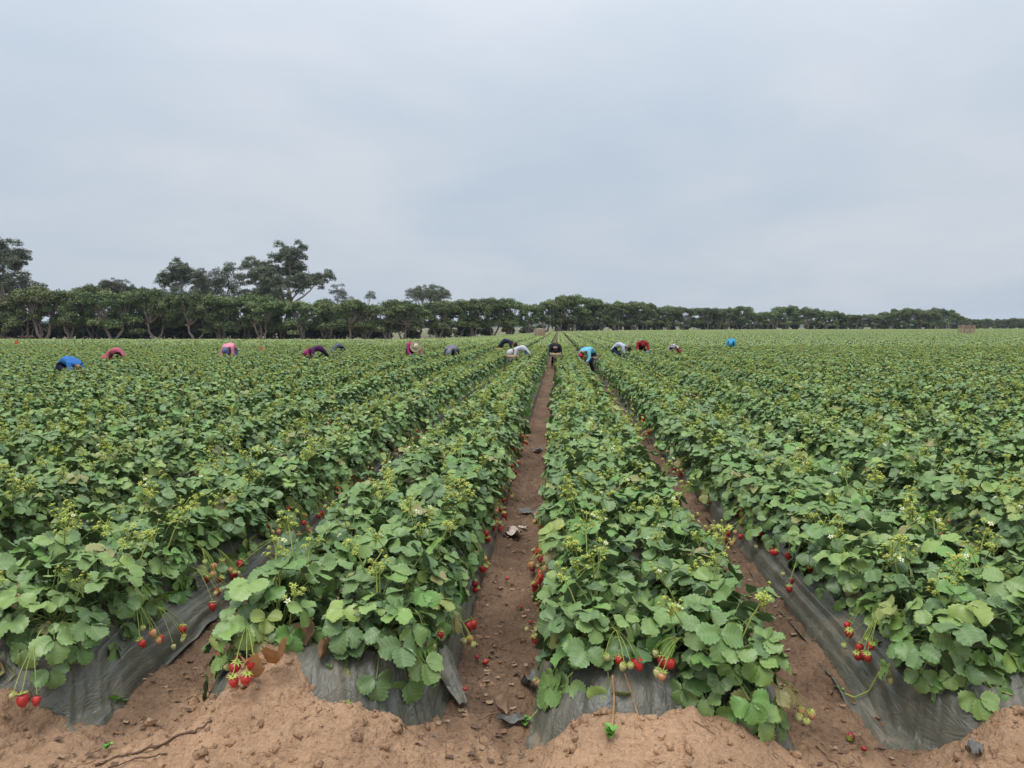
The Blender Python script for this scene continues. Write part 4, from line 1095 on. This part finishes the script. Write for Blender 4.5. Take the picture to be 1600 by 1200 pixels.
cols = [(c, D) for c, D in cols if not (606 < c < 626 or 845 < c < 853 or 1081 < c < 1089)]
cnt = {}
tree_cols = []
for j, (c, D) in enumerate(cols):
    Y = D + tr.uniform(-2, 8); x = at_y(c, Y)
    dist = Y / math.cos(math.atan((c - 800) / F)) if False else Y
    rowtop = float(np.interp(c, tp[:, 0], tp[:, 1])) + tr.uniform(-7, 9) * min(1, 180 / D) - (3 if c > 1050 else 0)
    d = ray(c, rowtop); ztop = CAM_H + d[2] / d[1] * Y
    h = max(4.5, ztop - float(terrain(x, Y))) * 1.06
    tree_cols.append(c); st_ = stretch(c); cnt[st_] = cnt.get(st_, 0) + 1
    tree('windbreak_tree', WB[int(tr.integers(9))], x, Y, h, tr.uniform(0, 6.28), tr.uniform(.74, 1.15) * min(1.25, 9.5 / h) ** .5,
         f'dark flat-topped windbreak tree, {ORD[cnt[st_]]} from left in {st_}', 'tree', 'windbreak trees along the far field edge')
# a second, lower belt of dark shrubs under and behind the left trees
shr = np.random.default_rng(43)
def shrub_variant(seed, m, n=1500):
    r = np.random.default_rng(seed); mb = MB(); cl = []
    for i in range(6):
        a = r.uniform(0, 6.28); d = r.uniform(0, .9); c = np.array([d * math.cos(a), d * math.sin(a), r.uniform(.45, 1.2)])
        cl.append((c, (r.uniform(.5, .9), r.uniform(.5, .9), r.uniform(.4, .7)), 1 / 6)); v, f = tube(crooked(r, (0, 0, -.1), c, 4, .08), np.linspace(.06, .02, 4), 4); mb.add(v, f, 0)
    V, q, t = leaf_cloud(r, cl, .13, n); return mb.mesh('stem', [M_bark]), quadmesh('foliage', V, q, [m], False, {'tint': t})
SH = [shrub_variant(600 + i, M_shrub) for i in range(5)]; SB = [shrub_variant(620 + i, M_brush) for i in range(3)]
def shrub(pair, x, y, h, sx, label, cat, group):
    root = empty('shrub', (x, y, float(terrain(x, y)) - .1), shr.uniform(0, 6.28)); tag(root, label, cat, group)
    s = h / 1.8
    obj('stem', pair[0], root, scale=(s * sx, s * sx, s)); obj('foliage', pair[1], root, scale=(s * sx, s * sx, s))
c = -30; n = 0; scnt = {}
while c < 1640:
    D = float(np.interp(c, [a for a, _ in FIELD_COLS], [b for _, b in FIELD_COLS])) + 9
    left = c < 600
    if not (604 < c < 632 or 846 < c < 858 or 1078 < c < 1094) and (left or shr.random() < .95):
        Y = D + shr.uniform(7, 12); n += 1; st_ = stretch(c); scnt[st_] = scnt.get(st_, 0) + 1
        shrub(SH[int(shr.integers(5))], at_y(c, Y), Y, shr.uniform(3.4, 5.2) if left else shr.uniform(2.2, 4.2), 1.15, f'dark shrub behind windbreak trunks, {ORD[scnt[st_]]} from left in {st_}', 'shrub', 'dark shrubs behind the windbreak')
    c += (3.6 if left else 5.0) * F / D * shr.uniform(.8, 1.2)
for c_, h in ((2, 1.5), (20, 1.3), (42, 1.6), (66, 1.2), (88, 1.1)):
    Y = 134; shrub(SB[int(shr.integers(3))], at_y(c_, Y), Y, h, 1.3, f'rusty brown brush at left end of windbreak, {ORD[(2, 20, 42, 66, 88).index(c_) + 1]} from picture edge', 'brush', 'brown brush left of the windbreak')
EUC = [  # column, top row, distance, wide, airy, label
    (10, 366, 160, 1.15, 1.9, 'tall grey-green eucalyptus cut by the left picture edge'),
    (-45, 378, 168, .9, 1.3, 'tall eucalyptus mostly outside the left picture edge'),
    (193, 431, 185, 1.7, 1.2, 'broad low eucalyptus crown rising behind windbreak, left of the twin tall ones'),
    (284, 399, 178, 1.0, 1.5, 'tall eucalyptus with stepped crown, left of the airy one'),
    (352, 402, 190, .72, .6, 'airy thin eucalyptus between the stepped one and the biggest crown'),
    (318, 430, 188, .9, .6, 'lower thin eucalyptus filling in between the two tall ones'),
    (455, 374, 180, 1.35, 2.0, 'biggest and tallest eucalyptus crown, left of centre'),
    (418, 430, 186, .7, .9, 'lower eucalyptus at the left foot of the biggest crown'),
    (528, 442, 192, 1.2, .8, 'small rounded eucalyptus just right of the biggest crown'),
    (577, 452, 192, 1.1, .6, 'thin sparse eucalyptus top above the windbreak near the gap'),
    (672, 441, 200, 1.5, .9, 'lone umbrella-shaped eucalyptus above the windbreak right of the gap'),
]
for j, (c, top, D, wide, airy, lab) in enumerate(EUC):
    x = at_y(c, D); d = ray(c, top); h = (CAM_H + d[2] / d[1] * D - float(terrain(x, D))) * 1.0
    tree('eucalyptus_tree', euc_variant(700 + j, airy, tr.uniform(-.3, .3), wide * 12.0 / max(h, 9) * 1.25 if h < 16 else wide), x, D, h, tr.uniform(0, 6.28), 1.0, lab, 'tree', 'eucalyptus trees behind the windbreak')

# far hills
M_hill = simple('hill', (.05, .065, .035), .95, .05, .25, .004)
hr = []; hx = np.linspace(-2600, 2600, 160); hy = np.linspace(1700, 3200, 24)
HX, HY = np.meshgrid(hx, hy)
HZ = -2 + np.sin(np.clip((HY - 1700) / 1500, 0, 1) * math.pi) * (24 + 22 * fbm(HX / 420, HY / 500, 201, 4))
id_ = np.arange(HX.size).reshape(HX.shape); q = np.stack([id_[:-1, :-1], id_[:-1, 1:], id_[1:, 1:], id_[1:, :-1]], -1).reshape(-1, 4)
tag(obj('hills', quadmesh('hills', np.stack([HX.ravel(), HY.ravel(), HZ.ravel()], -1), q, [M_hill])), kind='structure')

# air: one closed box of thin even haze round the whole scene
hz = bpy.data.materials.new('haze'); hz.use_nodes = True; ht = hz.node_tree; ht.nodes.clear()
ho = N(ht, 'ShaderNodeOutputMaterial'); hv = N(ht, 'ShaderNodeVolumePrincipled'); hv.inputs['Density'].default_value = 0.00014; hv.inputs['Color'].default_value = (.82, .90, 1.0, 1); hv.inputs['Anisotropy'].default_value = 0.0
L(ht, hv.outputs[0], ho.inputs['Volume'])
mb = MB(); v = [(x, y, z) for z in (-7, 60) for y in (-90, 4200) for x in (-3600, 3600)]
mb.add(v, [(0, 2, 3, 1), (4, 5, 7, 6), (0, 1, 5, 4), (2, 6, 7, 3), (0, 4, 6, 2), (1, 3, 7, 5)], 0)
if True: tag(obj('haze', mb.mesh('haze', [hz], False)), kind='stuff')

# ------------------------------------------------------------------ small things on the ground
dr = np.random.default_rng(57)
M_dry = simple('dry_leaf', (.44, .24, .105), .8, .2, .25, 30); M_drydark = simple('withered_leaf', (.20, .115, .065), .85, .15, .25, 30)
M_twig = simple('twig', (.135, .085, .06), .9, .1, .25, 40); M_straw = simple('straw_twig', (.30, .20, .13), .85, .15, .2, 40)
M_scrap = simple('film_scrap', (.115, .108, .092), .55, .5, .25, 30, .4, 60); M_paper = simple('paper_scrap', (.52, .43, .35), .8, .2, .12, 40)
M_young = simple('young_leaf', (.15, .33, .055), .5, .35, .12, 40)
def nodry(v, f, amp, seed):
    n = np.stack([vnoise(v[:, 0] * 40, v[:, 1] * 40 + 9 * i, seed + i) for i in range(3)], 1); return v + n * amp, f
def put(name, mb, mats, p, label, cat, group=None, rot=(0, 0, 0), smooth=True, scale=1.0):
    o = obj(name, mb.mesh(name, mats, smooth), None, p, rot, scale); tag(o, label, cat, group); return o
def curled(seed, L_=.06, W_=.035, curl=1.6):
    r = np.random.default_rng(seed); v, f = leaflet(L_, W_, 12, (0, .35, .7, 1.0), .9, -curl * .4, -.2, .008, r.uniform(0, 6), .002)
    return nodry(v, f, .012, seed)
for (c, r_, s, rz, m, lab) in ((406, 1060, 1.15, -2.0, M_dry, 'curled tan dry leaf standing on the soil, lower of two'), (432, 1042, 1.2, -.9, M_dry, 'curled orange-tan dry leaf under the spilled soil bed, upper of two'),
        (500, 1035, .9, .4, M_drydark, 'flat withered brown leaf beneath the drooping leaves'), (478, 1010, 1.0, 2.0, M_drydark, 'brown leaf tip hanging among grey-green leaves'),
        (790, 1120, .8, 2.9, M_straw, 'pale bleached leaf lying in the central furrow')):
    p = hit(c, r_, .012); mb = MB(); v, f = curled(int(c), .075 * s, .04 * s); mb.add(v, f, 0)
    put('dry_leaf', mb, [m], p + np.array([0, 0, .008]), lab, 'leaf', 'dry leaves on the ground', (dr.uniform(-.3, .3), dr.uniform(-.6, .1), rz))
for (c, r_, cl, lab) in ((1327, 1158, 'd', 'large dark red strawberry fallen in the right furrow'), (1347, 1174, 'd', 'small crushed dark strawberry beside the large fallen one'),
        (745, 1029, 'd', 'small dark fallen strawberry, left one of a pair in central furrow'), (755, 1038, 'r', 'small red fallen strawberry, right one of a pair in central furrow'),
        (724, 1080, 'd', 'dull red strawberry at the torn film corner of central furrow'), (790, 908, 'r', 'little red strawberry in central furrow, farthest of those fallen'),
        (812, 953, 'd', 'dark trodden strawberry in central furrow by right bed'), (826, 974, 'd', 'brownish trodden strawberry just below the other in central furrow')):
    p = hit(c, r_, .008, False); o = obj('fallen_strawberry', BERRY[cl][int(dr.integers(3))], None, p + np.array([0, 0, .012]), (R(95) + dr.uniform(-.3, .3), 0, dr.uniform(0, 6)), 1.05 if c == 1327 else dr.uniform(.6, .8)); tag(o, lab, 'strawberry', 'strawberries fallen in the furrows')
def scrap(seed, w, d, amp, n=9):
    r = np.random.default_rng(seed); u, v = np.meshgrid(np.linspace(-.5, .5, n), np.linspace(-.5, .5, n))
    edge = 1 + .5 * vnoise(np.arctan2(v, u) * 2.0, u * 0, seed); X = u * w * edge; Y = v * d * edge
    Z = amp * (fbm(u * 4 + seed, v * 4, seed, 3) + .6 * np.abs(u + .2 * v)) + amp * .6
    i = np.arange(n * n).reshape(n, n); q = np.stack([i[:-1, :-1], i[:-1, 1:], i[1:, 1:], i[1:, :-1]], -1).reshape(-1, 4)
    return np.stack([X.ravel(), Y.ravel(), Z.ravel()], -1), [tuple(a) for a in q]
for (c, r_, w, d, a, m, lab, cat, nm) in ((802, 838, .13, .10, .05, M_paper, 'crumpled whitish paper scrap in the central furrow', 'scrap', 'paper_scrap'), (818, 826, .06, .04, .02, M_paper, 'small pale paper bit beyond the crumpled paper', 'scrap', 'paper_scrap'),
        (820, 801, .11, .10, .03, M_scrap, 'black torn film scrap in the central furrow beyond the paper', 'scrap', 'film_scrap'), (838, 803, .08, .08, .025, M_scrap, 'small black film scrap next to right bed', 'scrap', 'film_scrap'),
        (842, 705, .16, .10, .035, M_scrap, 'dark scrap lying across the central furrow, farthest away', 'scrap', 'film_scrap'), (826, 1072, .07, .07, .045, M_scrap, 'bluish black film scrap by the pale berry in central furrow', 'scrap', 'film_scrap'),
        (797, 1130, .10, .05, .03, M_scrap, 'black film scrap under the bleached leaf in central furrow', 'scrap', 'film_scrap'), (1522, 1178, .06, .04, .03, M_scrap, 'dark green film scrap on the soil at lower right', 'scrap', 'film_scrap'),
        (62, 705, .1, .1, .03, M_scrap, 'dark film scrap', 'scrap', 'film_scrap')):
    if c == 62: continue
    p = hit(c, r_, .004); mb = MB(); v, f = scrap(int(c), w, d, a); mb.add(v, f, 0); put(nm, mb, [m], p, lab, cat, 'scraps of film and paper', (0, 0, dr.uniform(0, 6)))
# torn black flap of film hanging at the corner of the bed left of the central furrow
mb = MB(); P0, P1 = hit(690, 1035, .01), hit(724, 1105, .01, False)
n = 14
for i in range(n + 1):
    pass
t = np.linspace(0, 1, n + 1); TT, WW = np.meshgrid(t, np.linspace(-.5, .5, 9), indexing='ij')
base = P0 + TT[..., None] * (P1 - P0); wdt = .11 * (1 - .6 * TT)
Vf = base + np.stack([wdt * WW * .55, wdt * WW, .02 + .05 * (1 - TT) * np.cos(WW * 3) + .03 * vnoise(WW * 9, TT * 6, 3)], -1)
i_ = np.arange((n + 1) * 9).reshape(n + 1, 9); mb.add(Vf.reshape(-1, 3), [tuple(q) for q in np.stack([i_[:-1, :-1], i_[:-1, 1:], i_[1:, 1:], i_[1:, :-1]], -1).reshape(-1, 4)], 0)
put('film_flap', mb, [M_mulch], (0, 0, 0), 'torn black film flap hanging into the central furrow from left bed', 'plastic film')
# twigs
def on_ground(pts, lift=.004):
    return [hit(c, r_, lift, False) for c, r_ in pts]
for pts, rad, m, lab in (([(150, 1196), (200, 1180), (250, 1165), (300, 1146), (330, 1128)], .006, M_twig, 'dark root-like stick lying along the lower left furrow'),
        ([(170, 1200), (215, 1186), (262, 1176)], .004, M_twig, 'thinner dark stick below the long one at lower left'), ([(292, 1092), (312, 1085), (330, 1080)], .002, M_twig, 'thin dark twig in the left furrow'),
        ([(768, 1112), (767, 1124), (745, 1142), (750, 1160), (790, 1188)], .002, M_twig, 'thin bent twig zigzagging at the mouth of central furrow'), ([(744, 1125), (764, 1116), (792, 1110)], .0015, M_straw, 'straw-thin stalk crossing the zigzag twig'),
        ([(235, 1140), (238, 1156), (234, 1166)], .002, M_straw, 'pale curled stalk standing in the left furrow'), ([(1275, 1165), (1295, 1185), (1310, 1200)], .0025, M_twig, 'thin dark twig at bottom right of the middle bed'),
        ([(1082, 1125), (1100, 1134), (1115, 1146)], .003, M_straw, 'frayed tan root on the mound before the middle bed'), ([(750, 1004), (780, 1012), (800, 1018)], .002, M_twig, 'thin twig across the central furrow')):
    P = np.array(on_ground(pts)); k = len(P); tt = np.linspace(0, k - 1, 4 * k); P = np.stack([np.interp(tt, np.arange(k), P[:, a]) for a in range(3)], 1)
    P = P + dr.normal(size=P.shape) * rad * .8; P[:, 2] = np.maximum(P[:, 2], ground_z(P[:, 0], P[:, 1]) + rad * .4)
    mb = MB(); mb.add(*tube(P, rad * .75 * (1 + .3 * dr.normal(size=len(P)).clip(-1, 1)), 6), 0); put('twig', mb, [m], (0, 0, 0), lab, 'twig', 'twigs on the soil')
# weeds
def sprig(mb, c, r, s, n=7, m=0):
    for i in range(n):
        a = r.uniform(0, 6.28); v, f = leaflet(s * r.uniform(.6, 1.1), s * .33, 6, (0, .6, 1), .3, r.uniform(-.2, .5), 0, .002, 0, .0008)
        M = np.array(Euler((0, -r.uniform(.2, 1.1), a)).to_matrix()); mb.add(v @ M.T + c + np.array([0, 0, r.uniform(0, s * .5)]), f, m)
for c, r_, s, lab in ((180, 1108, .05, 'small green weed at the film edge in the left furrow'), (343, 1063, .04, 'tiny light green weed beside red berries in left furrow'), (168, 1172, .02, 'tiny dull weed seedling at lower left')):
    p = hit(c, r_, .0, False); mb = MB(); sprig(mb, np.array([0, 0, .005]), dr, s, 9); put('weed', mb, [M_young], p, lab, 'weed', 'small weeds')
# runners with plantlets, parts of the plants they grow from
def runner(k, pts, rad, plantlet, m, film=True, s=.035):
    P = np.array([hit(c, r_, .012 + (.05 if i == 0 else 0), film) for i, (c, r_) in enumerate(pts)]); i = nearest_plant(P[0], k); root = plant_root[i]; o0 = np.array(root.location)
    kk = len(P); tt = np.linspace(0, kk - 1, 5 * kk); Ps = np.stack([np.interp(tt, np.arange(kk), P[:, a]) for a in range(3)], 1) - o0
    mb = MB(); mb.add(*tube(Ps, rad, 5), 0); rn = obj('runner', mb.mesh('runner', [m]), root)
    if plantlet:
        mb = MB(); sprig(mb, Ps[-1], dr, s, plantlet); obj('plantlet', mb.mesh('plantlet', [M_young]), rn)
runner(0, [(957, 1055), (960, 1090), (958, 1120), (955, 1150)], .0042, 8, M_stalk_red)
runner(0, [(976, 1052), (990, 1095), (1003, 1138)], .003, 0, M_stalk_red)
runner(0, [(895, 1050), (868, 1082), (842, 1108), (822, 1130)], .0028, 9, M_stalk, True, .03)
runner(-1, [(640, 1030), (656, 1048), (668, 1068), (678, 1076)], .0028, 6, M_stalk, True, .055)
runner(-1, [(682, 1055), (700, 1068), (720, 1072)], .0025, 0, M_stalk)
runner(-1, [(560, 1010), (545, 1022), (528, 1038), (512, 1044)], .0035, 3, M_stalk, True, .02)
runner(1, [(1374, 1050), (1358, 1080), (1335, 1090), (1312, 1080)], .0034, 3, M_stalk, True, .02)
runner(1, [(1530, 1050), (1550, 1075), (1582, 1086)], .003, 0, M_stalk)
# orange markers far in the left field
M_orange = simple('marker_orange', (.62, .14, .05), .6, .3, .1, 20)
for c, D, lab in ((405, 29.5, 'small orange flag marker among leaves right of pink picker'), (22, 29.0, 'small orange flag marker near the left picture edge')):
    x = at_y(c, D); root = empty('flag_marker', (x, D, float(ground_z(x, D)))); tag(root, lab, 'marker', 'orange flag markers')
    mb = MB(); mb.add(*tube([(0, 0, 0), (0, 0, .72)], .006, 5), 0); obj('stake', mb.mesh('stake', [M_straw]), root)
    mb = MB(); v, f = scrap(c, .15, .13, .03, 6); mb.add(np.stack([v[:, 0] + .07, v[:, 2], v[:, 1] + .65], 1), f, 0); obj('flag', mb.mesh('flag', [M_orange]), root)
# crumbs and clods of soil
def clod_field(n, seed):
    r = np.random.default_rng(seed); base = []
    for b in range(6):
        V, Fc = [], []
        for i in range(5):
            ph = math.pi * i / 4
            for j in range(6): th = 6.283 * j / 6; V.append((math.sin(ph) * math.cos(th), math.sin(ph) * math.sin(th), .75 * math.cos(ph)))
        V = np.array(V) * (1 + .8 * (r.random(len(V)) - .5))[:, None]
        for i in range(4):
            for j in range(6): Fc.append((i * 6 + j, (i + 1) * 6 + j, (i + 1) * 6 + (j + 1) % 6, i * 6 + (j + 1) % 6))
        base.append((V, Fc))
    xs = r.uniform(-2.6, 2.9, n); ys = 1.9 + 1.6 * r.random(n) ** 1.1
    dens = .08 + 1.0 * np.clip(apron(xs, ys) / .15, 0, 1) + .5 * vnoise(xs * 4, ys * 4, 9); keep = (r.random(n) < dens) & (ground_z(xs, ys) > mulch_z(xs, ys) - .004)
    fx = r.uniform(0, 1, n); xs, ys = xs[keep], ys[keep]; sz = .0020 + .020 * r.random(len(xs)) ** 10
    zs = ground_z(xs, ys); mb = MB()
    dd = np.clip(.2 + .86 * sstep(3.15, 2.45, ys + .5 * fbm(xs * 3, ys * 3, 51, 3)) + .25 * sstep(.02, .12, apron(xs, ys)), .1, 1.0)
    for x, y, z, s, dv_ in zip(xs, ys, zs, sz, dd):
        V, Fc = base[int(r.integers(6))]; M = np.array(Euler(r.uniform(0, 6, 3)).to_matrix()); mb.add((V * s * r.uniform(.7, 1.3, 3)) @ M.T + (x, y, z + s * .05), Fc, 0, dv_)
    me = mb.mesh('soil_clods', [M_soil], False, True); me.attributes['tint'].name = 'dry'; return me
tag(obj('soil_clods', clod_field(17000, 3)), kind='stuff')
def litter(n, seed):           # crumbs of dead leaf and stalk trodden into the furrows
    r = np.random.default_rng(seed); mb = MB()
    for i in range(n):
        k = int(r.choice([-1, -1, 0, 0, 0, 1, 1])); x = X0 + S * (k - .5) + r.normal() * .12; y = 2.3 + r.random() ** 1.5 * 7
        z = float(ground_z(x, y)) + .003; a = r.uniform(0, 6.28); l = r.uniform(.008, .035); d = np.array([math.cos(a), math.sin(a), r.uniform(-.1, .3)]) * l
        if r.random() < .6: mb.add(*tube([(x, y, z), np.array((x, y, z)) + d * .5 + r.normal(size=3) * .002, np.array((x, y, z)) + d], r.uniform(.0007, .0016), 3), int(r.integers(2)))
        else:
            v, f = scrap(int(i + 5), l * .8, l * .6, .008, 3); mb.add(v + np.array([x, y, z]), f, int(r.integers(3)))
    return mb.mesh('plant_litter', [M_twig, M_straw, M_drydark], False)
tag(obj('plant_litter', litter(2600, 5)), kind='stuff')
